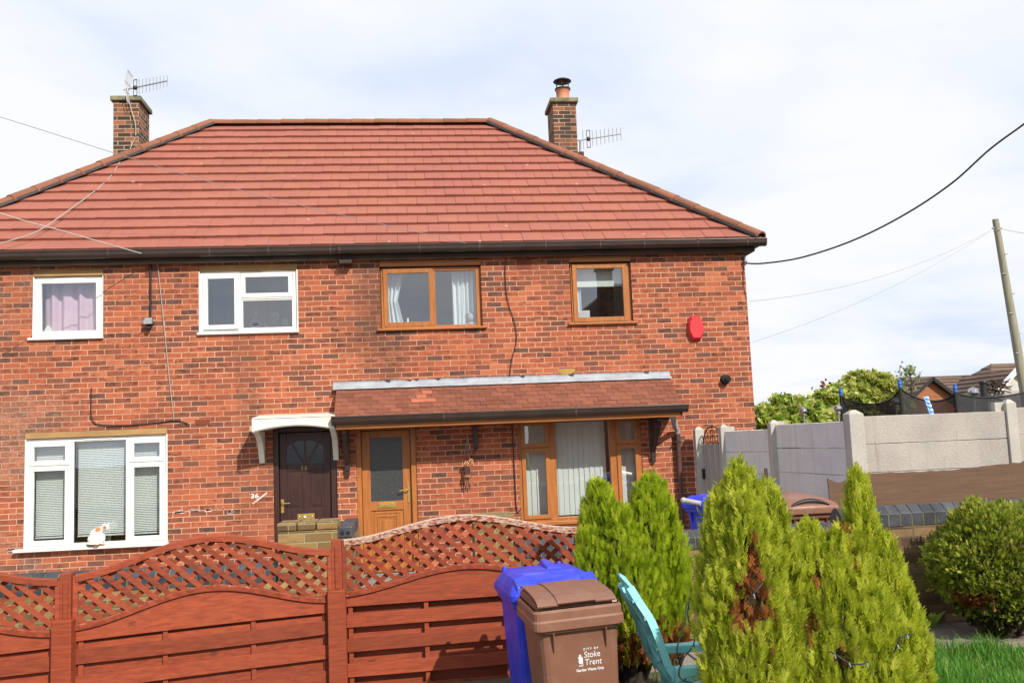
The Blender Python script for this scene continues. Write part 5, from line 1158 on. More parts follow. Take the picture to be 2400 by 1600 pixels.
# ================================================================== PLANTS
def leaf_mat(name, stops, trans=.35, patch=.25, rough=.6):
    q = NB(name); r = q.rnd(); n = q.noise(q.pos(), 11, 4)
    c = q.ramp(q.math('ADD', r, q.math('MULTIPLY', q.math('SUBTRACT', n, .5), patch*2), clamp=True), stops)
    q.set(c, rough, .25); tl = q.n('BsdfTranslucent'); q.L(c, tl.inputs[0]); mx = q.n('MixShader'); mx.inputs[0].default_value = trans
    out = [k for k in q.t.nodes if k.type == 'OUTPUT_MATERIAL'][0]; q.L(q.b.outputs[0], mx.inputs[1]); q.L(tl.outputs[0], mx.inputs[2]); q.L(mx.outputs[0], out.inputs[0]); return q.m
M_CYP = leaf_mat('golden_cypress_leaf', [(0, (.22, .27, .02)), (.35, (.42, .49, .035)), (.75, (.56, .62, .05)), (1, (.72, .73, .13))], .58, .4)
M_CYP2 = leaf_mat('green_cypress_leaf', [(0, (.19, .27, .012)), (.4, (.37, .49, .02)), (.8, (.50, .60, .03)), (1, (.66, .70, .07))], .58, .4)
M_DEAD = leaf_mat('dead_brown_leaf', [(0, (.06, .020, .009)), (.45, (.24, .075, .02)), (1, (.46, .165, .05))], .2)
M_TWIG = mat('brown_twig', (.05, .036, .024), (.03, .022, .016), rough=.95, scale=12)
M_BUSH = leaf_mat('round_bush_leaf', [(0, (.10, .14, .016)), (.5, (.26, .32, .035)), (.85, (.43, .47, .055)), (1, (.60, .58, .12))], .5)
M_IVY = leaf_mat('variegated_ivy_leaf', [(0, (.14, .19, .03)), (.4, (.36, .42, .07)), (.72, (.58, .60, .14)), (1, (.74, .72, .36))], .4)
M_IVYG = leaf_mat('green_ivy_leaf', [(0, (.10, .18, .022)), (.4, (.26, .39, .05)), (.75, (.44, .54, .085)), (1, (.66, .68, .28))], .4)
M_BIRCH = leaf_mat('birch_leaf', [(0, (.25, .31, .14)), (1, (.48, .54, .30))], .5)
M_GRASS = leaf_mat('grass_blade', [(0, (.06, .19, .022)), (.5, (.11, .30, .035)), (.9, (.19, .40, .055)), (1, (.40, .40, .14))], .45, .3)
def frames(d, r):
    d = d/np.linalg.norm(d, axis=1, keepdims=True); h = r.normal(size=d.shape); b = np.cross(d, h); b /= np.linalg.norm(b, axis=1, keepdims=True)
    return d, b, np.cross(d, b)
def frond(k=9, w=.085, seed=0):
    """feathery flat spray along +x of unit length: narrow leaf quads, each slightly folded"""
    r = np.random.default_rng(seed); V, Fc = [], []
    def leaf(p, q_, wd, lift):
        p, q_ = np.array(p), np.array(q_); t = q_-p; n = np.array([-t[1], t[0], 0]); n = n/np.linalg.norm(n)*wd; m_ = p+t*.45; o = len(V)
        V.extend([p, m_-n+[0, 0, lift], q_, m_+n+[0, 0, lift]]); Fc.append([o, o+1, o+2, o+3])
    leaf([0, 0, 0], [1.0, 0, .0], w*.55, .0)
    for i in range(k):
        t = .12+.76*i/k; s = 1 if i % 2 else -1; l = .42*(1-.55*t)+.05*r.random(); a = rad(34+8*r.random())
        leaf([t, 0, 0], [t+l*math.cos(a), s*l*math.sin(a), r.uniform(-.12, .12)], w*(.75-.2*t), r.uniform(-.03, .03))
    return np.array(V), np.array(Fc)
FR = [frond(11, .064, s) for s in range(4)]; TUFT = [frond(6, .14, 10+s) for s in range(3)]
def sprays(pos, dirs, size, r, kit):
    n = len(pos); d, b, c = frames(dirs, r); V, Fc, Rn = [], [], []; which = r.integers(0, len(kit), n); base = 0; rv = r.random(n)
    for w_, (fv, ff) in enumerate(kit):
        i = np.where(which == w_)[0]; k = len(i)
        P = pos[i][:, None, :]+size[i][:, None, None]*(fv[None, :, 0:1]*d[i][:, None, :]+fv[None, :, 1:2]*b[i][:, None, :]+fv[None, :, 2:3]*c[i][:, None, :])
        V.append(P.reshape(-1, 3)); f = ff[None]+(np.arange(k)*len(fv))[:, None, None]+base; Fc.append(f.reshape(-1, 4)); base += k*len(fv)
        Rn.append((rv[i][:, None]+r.uniform(-.12, .12, (k, len(ff)))).ravel())
    return np.concatenate(V), np.concatenate(Fc), np.clip(np.concatenate(Rn), 0, 1), which
def crown(root, name, pos, dirs, size, mats, mi_per, seed, kit):
    r = np.random.default_rng(seed); order = []; n = len(pos); V, Fc, Rn, which = sprays(pos, dirs, size, r, kit)
    mi = np.concatenate([np.repeat(mi_per[which == w_], len(kit[w_][1])) for w_ in range(len(kit))])
    base = BASES[root.name]; V = V+np.array([0, 0, H])-np.array(base)
    o = bpy.data.objects.new(name, arr_mesh(name, V, Fc, Rn, mats, mi)); COL.objects.link(o); o.parent = root; return o
def cypress(label, base, plumes, n, seed, m_, dead=(), size=.075, group=None, low=.0, depthmix=.35):
    r = np.random.default_rng(seed); root = thing('cypress_shrub', label, 'shrub', (base[0], base[1], base[2])); P, Dr = [], []
    tot = sum(h*rr for _, _, rr, h, *_ in plumes)
    for dx, dy, rr, h, z0 in plumes:
        k = int(n*h*rr/tot); t = r.random(k)**.9; a = r.uniform(0, 2*np.pi, k)
        prof = np.where(t < .45, .55+.45*np.sin(np.pi*np.clip(t/.9, 0, 1)), np.sqrt(np.clip(1-((t-.45)/.56)**1.9, 0, 1)))
        lump = 1+.13*np.sin(4*a+3*t+dx*9)+.11*np.sin(9*a-5*t+dy*7)+.06*np.sin(15*a+19*t)
        rad_ = rr*.90*prof*lump*np.where(r.random(k) < depthmix, r.uniform(.45, .9, k), r.uniform(.88, 1.04, k))
        x, y = np.cos(a)*rad_, np.sin(a)*rad_
        P.append(np.stack([base[0]+dx+x, base[1]+dy+y, base[2]+z0+h*t*.97], 1)); out = np.stack([np.cos(a), np.sin(a), np.zeros(k)], 1)
        Dr.append(out*r.uniform(.08, .50, (k, 1))*(1-t[:, None]*.6)+np.array([0, 0, 1])+r.normal(0, .15, (k, 3)))
        tip = 24; P.append(np.stack([base[0]+dx+r.normal(0, .012, tip), base[1]+dy+r.normal(0, .012, tip), base[2]+z0+h*r.uniform(.90, 1.0, tip)], 1)); Dr.append(np.array([0, 0, 1])+r.normal(0, .22, (tip, 3)))
    P, Dr = np.concatenate(P), np.concatenate(Dr); sz = size*r.uniform(.65, 1.35, len(P)); mi = np.zeros(len(P), int)
    keep = np.ones(len(P), bool)
    for cx, cz, wx, wz, amt in dead:
        e = ((P[:, 0]-cx)/wx)**2+((P[:, 2]-cz)/wz)**2+r.normal(0, .18, len(P)); k = (e < 1) & (P[:, 1] < base[1]+.2)
        mi[k & (r.random(len(P)) < amt)] = 1; push = e < .75; P[push, 1] += .05; keep &= ~(push & (r.random(len(P)) < .35))
    lowz = (P[:, 2]-base[2]) < low+r.normal(0, .06, len(P)); mi[lowz & (r.random(len(P)) < .75)] = 1
    crown(root, 'crown', P[keep], Dr[keep], sz[keep], [m_, M_DEAD], mi[keep], seed+1, FR)
    mb = MB()
    for dx, dy, rr, h, z0 in plumes:
        mb.tube([(base[0]+dx*.2, base[1]+dy*.2, base[2]-.05), (base[0]+dx*.8, base[1]+dy*.8, base[2]+z0+.2*h), (base[0]+dx, base[1]+dy, base[2]+z0+h*.85)], [.035, .025, .008], 7)
        for k in range(26):
            t = r.uniform(.08, .85); a = r.uniform(0, 6.28); l = rr*r.uniform(.4, .72)*(1-.5*t); p = Vector((base[0]+dx*(.3+.7*t), base[1]+dy*(.3+.7*t), base[2]+z0+h*t)); mb.tube([p, p+Vector((math.cos(a)*l, math.sin(a)*l, l*.9))], [.008, .003], 5)
    B(mb, 'trunk', M_TWIG, root)
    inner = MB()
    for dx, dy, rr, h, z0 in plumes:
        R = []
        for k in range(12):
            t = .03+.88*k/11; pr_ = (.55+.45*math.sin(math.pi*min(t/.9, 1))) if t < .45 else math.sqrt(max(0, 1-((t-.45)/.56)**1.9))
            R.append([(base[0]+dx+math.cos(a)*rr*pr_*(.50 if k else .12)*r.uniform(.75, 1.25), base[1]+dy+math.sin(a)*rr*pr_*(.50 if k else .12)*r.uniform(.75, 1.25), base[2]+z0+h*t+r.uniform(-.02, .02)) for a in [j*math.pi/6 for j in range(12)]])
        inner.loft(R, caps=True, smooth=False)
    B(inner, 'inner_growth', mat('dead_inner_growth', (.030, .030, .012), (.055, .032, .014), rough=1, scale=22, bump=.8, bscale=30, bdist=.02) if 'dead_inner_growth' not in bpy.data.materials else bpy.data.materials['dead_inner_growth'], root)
    return root
def wx(u, v, Y): return at(u, v, Y)
b = wx(1468, 1592, 6.75); 
def pl(b, u, vtop, Y, rr, z0=0, dy=0):
    p = wx(u, vtop, Y); return (p.x-b.x, dy, rr, p.z-b.z-z0, z0)
bz = Vector((b.x, 6.75, -1.76))
cypress('bright green cypress with several pointed tops behind the brown bin and teal chair', bz, [pl(bz, 1403, 1128, 6.75, .175, .10), pl(bz, 1522, 1120, 6.75, .235, .12, -.02), pl(bz, 1450, 1190, 6.65, .18, .18, -.12), pl(bz, 1385, 1245, 6.65, .14, .16, -.08), pl(bz, 1556, 1225, 6.75, .15, .22, -.03), pl(bz, 1480, 1255, 6.6, .17, .2, -.18)], 13500, 11, M_CYP2, low=.40, size=.074, depthmix=.22)
bz = Vector((wx(1738, 1500, 5.15).x, 5.15, -1.82)); q1 = wx(1762, 1415, 4.93); q2 = wx(1767, 1340, 4.93); q3 = wx(1740, 1470, 4.93); q4 = wx(1790, 1560, 4.93)
cypress('tall yellow green cypress with a rusty brown dead patch down its front', bz, [pl(bz, 1730, 1090, 5.15, 0.159, .1), pl(bz, 1786, 1140, 5.15, .185, .1, -.02), pl(bz, 1688, 1155, 5.2, .175, .08, .02), pl(bz, 1738, 1165, 5.06, .20, .05, -.10), pl(bz, 1690, 1330, 5.06, 0.140, .0, -.12), pl(bz, 1800, 1300, 5.06, 0.131, .0, -.1), pl(bz, 1730, 1430, 5.0, 0.150, -.02, -.2)], 14500, 21, M_CYP,
        dead=[(q2.x, q2.z, .034, .12, 1), (q1.x, q1.z, .075, .15, .97), (q3.x, q3.z, .05, .09, .9), (q3.x+.16, q3.z+.0, .04, .07, .8), (q4.x, q4.z, .03, .12, .7)], size=.084, low=.15, depthmix=.25)
bz = Vector((wx(1992, 1500, 5.22).x, 5.22, -1.82)); q1 = wx(2020, 1310, 4.97); q2 = wx(1905, 1480, 4.97); q3 = wx(1930, 1370, 4.97); q4 = wx(1970, 1555, 4.97)
cypress('wide yellow green cypress with one tall spire at its right', bz, [pl(bz, 2012, 1112, 5.2, 0.098, .25), pl(bz, 1908, 1240, 5.15, 0.159, .05), pl(bz, 1878, 1275, 5.1, 0.140, .05, -.08), pl(bz, 1985, 1250, 5.1, 0.187, .05, -.06), pl(bz, 2062, 1265, 5.22, 0.150, .08, .0), pl(bz, 2105, 1370, 5.25, 0.131, .06, .02), pl(bz, 1950, 1330, 5.03, 0.168, .0, -.16), pl(bz, 2050, 1390, 5.06, 0.168, .0, -.14)], 17500, 31, M_CYP,
        dead=[(q1.x, q1.z, .02, .13, .85), (q2.x, q2.z, .05, .10, .75), (q3.x, q3.z, .025, .09, .7), (q4.x, q4.z, .06, .07, .6)], size=.084, low=.15, depthmix=.25)
# round bush
def round_bush():
    c = wx(2312, 1334, 7.45); r = np.random.default_rng(41); root = thing('round_bush', 'dense round dark green conifer bush at the right edge before the brick wall', 'bush', (c.x, 7.45, -1.75)); n = 21000
    d = r.normal(size=(n, 3)); d /= np.linalg.norm(d, axis=1, keepdims=True)
    lump = 1+.05*np.sin(6*d[:, 0]+4*d[:, 2])+.05*np.sin(11*d[:, 1]+9*d[:, 2]+2*d[:, 0])+.05*np.sin(17*d[:, 0]-13*d[:, 2])+.04*np.sin(29*d[:, 0]+23*d[:, 2])+np.where(r.random(n) < .012, r.uniform(.03, .13, n), 0)
    rr = np.where(r.random(n) < .35, r.uniform(.5, .9, n), r.uniform(.88, 1.03, n))*lump; R = np.array([.50, .47, .515])
    P = np.array([c.x+.06, 7.45, c.z+.0])+d*rr[:, None]*R; shrink = np.clip((c.z-.12-P[:, 2])/.5, 0, 1); P[:, :2] = np.array([c.x+.10, 7.45])+(P[:, :2]-np.array([c.x+.06, 7.45]))*(1-.55*shrink[:, None])
    Dr = d+np.array([0, -.0, .55])+r.normal(0, .45, (n, 3)); mi = np.zeros(n, int); q_ = wx(2305, 1412, 7.1)
    e = ((P[:, 0]-q_.x)/.10)**2+((P[:, 2]-q_.z)/.07)**2; mi[(e < 1) & (P[:, 1] < 7.4)] = 1; low = P[:, 2] < c.z-.30+r.normal(0, .05, n); mi[low & (r.random(n) < .8)] = 2
    crown(root, 'crown', P, Dr, .052*r.uniform(.6, 1.3, n), [M_BUSH, M_DEAD, leaf_mat('bare_grey_twig_leaf', [(0, (.03, .026, .016)), (1, (.07, .055, .035))], .1)], mi, 42, TUFT)
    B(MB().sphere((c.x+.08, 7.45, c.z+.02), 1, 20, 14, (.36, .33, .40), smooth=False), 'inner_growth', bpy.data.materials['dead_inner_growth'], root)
    mb = MB(); mb.tube([(c.x+.14, 7.42, -1.8), (c.x+.12, 7.44, -1.45), (c.x+.1, 7.45, c.z)], [.055, .045, .02], 8)
    for k in range(40):
        a = r.uniform(0, 6.28); l = r.uniform(.15, .42); p = Vector((c.x+.12, 7.44, r.uniform(-1.6, -1.3))); mb.tube([p, p+Vector((math.cos(a)*l, math.sin(a)*l, .25*l+.1))], [.008, .003], 5)
    B(mb, 'trunk', M_TWIG, root)
round_bush()
# small weeds at the foot of the wall
def weed(label, u, v, Y, n, h, seed):
    p = wx(u, v, Y); r = random.Random(seed); mb = MB(); p.z = g(Y)
    for k in range(n):
        a = r.uniform(0, 6.28); l = h*r.uniform(.5, 1); w = l*.17; d = Vector((math.cos(a)*.6, math.sin(a)*.6, 1)).normalized(); s = d.cross(Vector((0, 0, 1))).normalized(); q_ = p+Vector((math.cos(a)*.03, math.sin(a)*.03, 0)); m_ = q_+d*l*.55
        tip = q_+d*l+Vector((math.cos(a)*.05, math.sin(a)*.05, -.03)); mb.add([q_, m_-s*w, tip, m_+s*w], [(0, 1, 2, 3)], r=r.random()*.6+.2)
    return solo(mb, 'weed', M_IVYG, label, 'weed', recalc=False)
weed('leafy weed at the foot of the brick wall left of the round bush', 2180, 1450, 7.95, 16, .20, 1); weed('low weed at the foot of the brick wall above the teal armrests', 1600, 1512, 7.95, 14, .12, 2); weed('small weed by the wall in front of the yellow cypress edge', 2140, 1455, 7.9, 9, .09, 3)
# grass
def grass():
    r = np.random.default_rng(51); V, n = [], 52000
    x = r.uniform(1.15, 5.6, n); y = 4.5+3.25*r.random(n)**.8; ok = (y < 7.18+.10*np.sin(x*5)+.08*np.sin(x*13)) & ((y < 6.55+.25*np.sin(x*3.1)) | (x > 3.1) | (r.random(n) < .12)); x, y = x[ok], y[ok]; n = len(x)
    z = np.array([g(t) for t in y])-.01; a = r.uniform(0, 6.28, n); l = r.uniform(.05, .13, n)*(1+.4*np.sin(x*4)*np.sin(y*5)); w = r.uniform(.0022, .0045, n); lean = r.uniform(.15, .9, n)
    dx, dy = np.cos(a), np.sin(a); sx, sy = -dy, dx; O = np.stack([x, y, z+H], 1); S_ = np.stack([sx, sy, 0*sx], 1)*w[:, None]; D_ = np.stack([dx*lean, dy*lean, np.ones(n)], 1)*l[:, None]
    mid = O+D_*np.array([.42, .42, .62]); tip = O+D_*np.array([1, 1, .92])
    Vv = np.stack([O-S_, O+S_, mid+S_*.8, mid-S_*.8, tip, tip+S_*.1], 1).reshape(-1, 3); i = np.arange(n)*6
    Fq = np.concatenate([np.stack([i, i+1, i+2, i+3], 1), np.stack([i+3, i+2, i+5, i+4], 1)]); rn = r.random(n); me = arr_mesh('grass', Vv, Fq, np.concatenate([rn, rn]), [M_GRASS])
    o = bpy.data.objects.new('grass', me); COL.objects.link(o); tag(o, 'bright green lawn grass at the foot of the shrubs', 'grass', kind='stuff')
grass()
# string lights in the shrubs
M_WIRE = mat('dark_green_wire', (.02, .03, .028), rough=.5)
def lights(label, pts, seed):
    r = random.Random(seed); P = [at(*p) for p in pts]; root = thing('string_light', label, 'string light', P[0]); Q = []
    for i in range(len(P)-1):
        p0, p1, p2, p3 = P[max(i-1, 0)], P[i], P[i+1], P[min(i+2, len(P)-1)]
        for k in range(6): t = k/6; Q.append(.5*((2*p1)+(p2-p0)*t+(2*p0-5*p1+4*p2-p3)*t*t+(3*p1-p0-3*p2+p3)*t**3))
    Q.append(P[-1]); B(MB().tube(Q, .0045, 5), 'wire', M_WIRE, root)
    for i in range(4, len(Q), 9): B(MB().tube([Q[i], Q[i]+Vector((.003, -.003, -.014))], .005, 6).sphere(Q[i]+Vector((.004, -.004, -.02)), .005, 8, 6), 'bulb', M_STEEL, root)
lights('dark string light wire dangling over the teal chair arms', [(1625, 1398, 6.2), (1608, 1420, 6.1), (1607, 1448, 6.0), (1590, 1505, 5.4), (1587, 1530, 5.3), (1596, 1560, 5.3)], 1)
lights('dark string light wire hanging beside the left edge of the tall cypress', [(1622, 1380, 5.7), (1612, 1440, 5.6), (1628, 1500, 5.5), (1600, 1545, 5.35), (1592, 1585, 5.2), (1625, 1600, 5.1)], 2)
lights('dark string light wire looped across the front of the wide cypress', [(1945, 1525, 4.76), (1962, 1535, 4.74), (1985, 1550, 4.73), (2015, 1556, 4.74), (2035, 1550, 4.76)], 3)
lights('dark string light wire curling out of the right side of the wide cypress', [(2095, 1528, 4.9), (2108, 1500, 4.88), (2122, 1487, 4.9), (2140, 1486, 4.94)], 4)
lights('dark string light wire crossing the brown dead patch', [(1755, 1400, 4.82), (1772, 1385, 4.8), (1788, 1365, 4.82)], 5)
# ================================================================== BEHIND THE CONCRETE FENCE
def leafmass(root, name, lumps, n, size, mats, seed, droop=.35, mixw=None):
    r = np.random.default_rng(seed); wts = np.array([l[3]*l[5]+l[4]*l[5] for l in lumps]); wts = wts/wts.sum(); P, Dr = [], []
    for (cx, cy, cz, rx, ry, rz), w_ in zip(lumps, wts):
        k = int(n*w_); d = r.normal(size=(k, 3)); d /= np.linalg.norm(d, axis=1, keepdims=True); d[:, 1] = -np.abs(d[:, 1])*np.where(r.random(k) < .75, 1, -1)
        l_ = 1+.08*np.sin(5*d[:, 0]+7*d[:, 2]+cx)+.07*np.sin(13*d[:, 0]-9*d[:, 2]); P.append(np.array([cx, cy, cz])+d*np.array([rx, ry, rz])*(l_*r.uniform(.86, 1.04, k))[:, None]); Dr.append(d*.6+np.array([0, -.2, -droop])+r.normal(0, .5, (k, 3)))
    P, Dr = np.concatenate(P), np.concatenate(Dr); mi = (r.random(len(P)) < .35).astype(int)
    return crown(root, name, P, Dr, size*r.uniform(.6, 1.4, len(P)), mats, mi, seed+1, [leafkit(s) for s in range(3)])
def leafkit(seed):
    r = np.random.default_rng(seed+70); V, Fc = [], []
    for k in range(3):
        a = r.uniform(-.9, .9); o = np.array([r.uniform(-.2, .2), r.uniform(-.3, .3), r.uniform(-.15, .15)]); t = np.array([math.cos(a), math.sin(a), r.uniform(-.3, .3)]); s = np.array([-math.sin(a), math.cos(a), r.uniform(-.4, .4)])*.33; i = len(V)
        V += [o, o+t*.45-s, o+t, o+t*.45+s]; Fc.append([i, i+1, i+2, i+3])
    return np.array(V), np.array(Fc)
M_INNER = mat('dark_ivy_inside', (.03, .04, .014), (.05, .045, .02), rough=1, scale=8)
def hedge_thing(name, label, cat, lumps, n, size, mats, seed, trunk=None):
    base = lumps[0]; root = thing(name, label, cat, (base[0], base[1], -1.73)); leafmass(root, 'foliage', lumps, n, size, mats, seed); mb = MB()
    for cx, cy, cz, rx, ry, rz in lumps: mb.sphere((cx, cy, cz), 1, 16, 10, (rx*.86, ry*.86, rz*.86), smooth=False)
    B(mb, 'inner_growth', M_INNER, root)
    if trunk: B(MB().tube([Vector(t) for t in trunk], [.16, .13, .10][:len(trunk)], 8), 'trunk', mat('bark_red_brown', (.16, .075, .04), (.10, .05, .03), rough=.95, scale=9), root)
def lump(u, v, Y, ru, rv, ry=.9):   # centre in photo pixels and radii in pixels, at depth Y
    p = at(u, v, Y); k = Y/F*1.06; return (p.x, Y, p.z, ru*k, ry, rv*k)
hedge_thing('ivy_hedge', 'low leafy ivy hedge against the right corner of the house', 'hedge', [lump(1835, 998, 19, 52, 60), lump(1785, 1012, 18.6, 42, 52), lump(1850, 1030, 19, 90, 60), lump(1880, 985, 19.2, 32, 42)], 9000, .125, [M_IVYG, M_IVY], 61)
hedge_thing('ivy_hedge', 'variegated ivy hedge in the middle behind the globe lamp', 'hedge', [lump(1930, 985, 19.6, 48, 58), lump(1905, 1005, 19.4, 45, 50), lump(1975, 980, 19.8, 50, 62), lump(1930, 1040, 19.6, 80, 50)], 9000, .12, [M_IVY, M_IVYG], 62)
p = at(2045, 985, 20.6)
hedge_thing('ivy_tree', 'dome shaped variegated ivy clump growing over an old stump', 'tree', [lump(2025, 928, 20.6, 60, 52), lump(2052, 938, 20.4, 42, 46), lump(1992, 945, 20.4, 46, 44), lump(1965, 962, 20.2, 32, 38), lump(2022, 962, 20.6, 66, 38), lump(2078, 955, 20.6, 22, 28), lump(2035, 905, 20.6, 34, 26)], 15000, .12, [M_IVY, M_IVY], 63, [(p.x, 19.9, -1.75), (p.x-.05, 19.8, p.z), at(2032, 928, 19.9)])
def spindly(name, label, u, v0, v1, Y, n, leaves, m_, seed, wd):
    a, b = at(u, v0, Y), at(u-6, v1, Y); r = random.Random(seed); root = thing(name, label, 'tree', a); mb = MB(); mb.tube([a, a+(b-a)*.5+Vector((.05, 0, 0)), b], [.045, .03, .01], 6); tips = []
    for k in range(n):
        t = r.uniform(.25, .95); p = a+(b-a)*t; an = r.uniform(-1.3, 1.3); l = wd*(1.1-t)*r.uniform(.5, 1.2)+.15; q_ = p+Vector((math.sin(an)*l, r.uniform(-.4, .4)*l, l*.75)); mb.tube([p, (p+q_)/2+Vector((0, 0, .04)), q_], [.02, .012, .005], 4); tips += [p+(q_-p)*f for f in (.4, .6, .75, .9, 1)]
    B(mb, 'trunk', M_TWIG, root)
    if leaves:
        rr = np.random.default_rng(seed); P = np.repeat(np.array([tuple(t) for t in tips]), leaves, 0); P = P+rr.normal(0, .09, P.shape); crown(root, 'crown', P, rr.normal(size=P.shape)+np.array([0, 0, -.3]), .11*rr.uniform(.6, 1.3, len(P)), [m_], np.zeros(len(P), int), seed, [leafkit(s) for s in range(3)])
spindly('birch_tree', 'thin pale young tree far behind the trampoline', 2137, 935, 862, 36, 15, 2, M_BIRCH, 5, .7)
spindly('dead_shrub', 'small bare brown shrub top sticking up behind the ivy hedge', 1937, 975, 915, 24, 10, 2, M_DEAD, 6, .3)
# globe lamps
M_GLOBE = NB('clear_globe_glass'); q = M_GLOBE; gl_ = q.n('BsdfGlossy'); gl_.inputs['Roughness'].default_value = .04; gl_.inputs[0].default_value = (.9, .92, .95, 1); tr_ = q.n('BsdfTransparent'); tr_.inputs[0].default_value = (.45, .48, .5, 1); mx_ = q.n('MixShader'); mx_.inputs[0].default_value = .5; q.L(tr_.outputs[0], mx_.inputs[1]); q.L(gl_.outputs[0], mx_.inputs[2]); q.L(mx_.outputs[0], [k for k in q.t.nodes if k.type == 'OUTPUT_MATERIAL'][0].inputs[0]); M_GLOBE = q.m
def globe(label, u, v, Y, rpx, h=1.2):
    p = at(u, v, Y); r = rpx*Y/F*1.05; root = thing('globe_lamp', label, 'lamp', (p.x, Y, -1.73), 'globe lamps in the back garden')
    B(MB().sphere(p, r, 20, 14), 'globe', M_GLOBE, root); B(MB().lathe((p.x, Y, p.z), [(r*1.03, -r*.16), (r*1.06, -r*.05), (r*1.03, r*.04)], 20).lathe((p.x, Y, p.z), [(r*.5, -r*1.2), (r*.62, -r*.92), (r*.4, -r*.86), (0, -r*.85)], 16), 'collar', M_STEEL, root); B(MB().sphere((p.x, Y, p.z-.1*r), r*.35, 10, 8), 'bulb', M_UPVC, root)
    B(MB().tube([(p.x, Y, -1.75), (p.x, Y, p.z-r*1.0)], r*.27, 10), 'post', M_STEEL, root)
globe('clear globe lamp on a grey post in front of the ivy hedge', 1883, 963, 14.5, 8.5); globe('clear globe lamp half hidden behind the widest concrete post', 1964, 957, 14, 9); globe('clear globe lamp seen through the trampoline net by the blue tipped pole', 2099, 941, 17.5, 10); globe('clear globe lamp above the net near the right edge', 2281, 919, 17.5, 12.5)
# trampoline
def trampoline():
    ring = [(at(u, 940, Y).x, Y, z) for u, Y, z in ((1972, 15.2, .62), (2112, 13.9, .665), (2241, 13.6, .55), (2420, 14.2, .57))]+[(13.4, 17.2, .6), (8.55, 17.4, .05)]
    cx, cy = sum(p[0] for p in ring)/6, sum(p[1] for p in ring)/6; zm = -.95
    root = thing('trampoline', 'trampoline with a sagging black safety net and blue tipped poles behind the concrete fence', 'trampoline', (cx, cy, -1.73))
    M_BLUE = mat('blue_cap', (.03, .16, .62), rough=.4)
    for x, y, z in ring:
        po = B(MB().tube([(x, y, -1.73), (x, y, zm), (x, y, z-.05)], .026, 10), 'pole', M_DARK, root)
        B(MB().sphere((x, y, z), .035, 10, 8, (1, 1, .9)).tube([(x, y, z-.06), (x, y, z-.02)], .03, 8).tube([(x, y, z+.02), (x, y, z+.06)], .028, 8), 'pole_cap', M_BLUE, po)
    q = NB('black_safety_net'); tr = q.n('BsdfTransparent'); mx = q.n('MixShader'); nz = q.noise(q.pos((1, 1, .5)), 3, 4); q.set((.035, .034, .038), .8, .2); q.L(q.grey(nz, .3, .7, .84, .95), mx.inputs[0]); q.L(tr.outputs[0], mx.inputs[1]); q.L(q.b.outputs[0], mx.inputs[2]); q.L(mx.outputs[0], [k for k in q.t.nodes if k.type == 'OUTPUT_MATERIAL'][0].inputs[0])
    mb = MB(); rope = []; N = 20
    for i, (x0, y0, z0) in enumerate(ring):
        x1, y1, z1 = ring[(i+1) % 6]; tops, mids, bots = [], [], []; sag = (.20, .17, .10, .2, .5, .3)[i]
        for k in range(N+1):
            t = k/N; b = 1-.08*4*t*(1-t); x, y = cx+(x0+(x1-x0)*t-cx)*b, cy+(y0+(y1-y0)*t-cy)*b; z = z0+(z1-z0)*t-.06-sag*(4*t*(1-t))**.7
            tops.append((x, y, z)); mids.append((x+.03*math.sin(9*t), y+.05*math.sin(14*t), (z+zm)/2)); bots.append((x, y, zm))
        mb.loft([bots, mids, tops], closed=False); rope.append(tops)
    B(mb, 'net', q.m, root, recalc=False); mb = MB(); [mb.tube(r_, .014, 5) for r_ in rope]; B(mb, 'net_edge', M_DARK, root)
    mb = MB(); fr = [(x, y, zm) for x, y, z in ring]; mb.tube(fr+fr[:1], .03, 8); B(mb, 'frame', M_STEEL, root)
    B(MB().prism([(cx+(x-cx)*.95, cy+(y-cy)*.95) for x, y, z in ring], 'z', zm-.03, zm-.01), 'mat', M_DARK, root)
    a, b = at(2170, 929, 13.2), at(2183, 968, 13.1); mb = MB(); n = 10; R_ = []
    for i in range(n+1): p = a+(b+Vector((0.02, 0, -.06))-a)*(i/n); w = .036+.006*math.sin(i*2.1); R_.append([p+Vector((-w, 0, 0)), p+Vector((0, -.012*(1 if i % 2 else -1)-.01, 0)), p+Vector((w, 0, 0)), p+Vector((0, .02, 0))])
    mb.loft(R_, caps=True, smooth=False); B(mb, 'blue_strap', mat('blue_shiny_cover', (.07, .25, .72), (.25, .45, .85), rough=.25, scale=14), root)
trampoline()
# far bungalows
def gable_house(label, P):
    return thing('bungalow', label, 'house', P, 'bungalows beyond the back gardens')
def slab_roof(mb, a, b, c, d, th=.12):
    a, b, c, d = map(Vector, (a, b, c, d)); n = (b-a).cross(d-a).normalized()*th; n = n if n.z > 0 else -n; mb.hexa([a-n, b-n, c-n, d-n, a, b, c, d])
def course_roof(mb, a, b, c, d, rows):
    """a-b eave, d-c ridge"""
    a, b, c, d = map(Vector, (a, b, c, d)); n = (b-a).cross(d-a).normalized(); n = n if n.z > 0 else -n
    for i in range(rows):
        t0, t1 = i/rows, (i+1)/rows+.15/rows; p, q_, r_, s = a+(d-a)*t0, b+(c-b)*t0, b+(c-b)*t1, a+(d-a)*t1; L = (q_-p).length; m_ = max(1, int(L/.9))
        for k in range(m_):
            f0, f1 = k/m_, (k+1)/m_; mb.hexa([p+(q_-p)*f0, p+(q_-p)*f1, s+(r_-s)*f1, s+(r_-s)*f0, p+(q_-p)*f0+n*.07, p+(q_-p)*f1+n*.07, s+(r_-s)*f1+n*.02, s+(r_-s)*f0+n*.02])
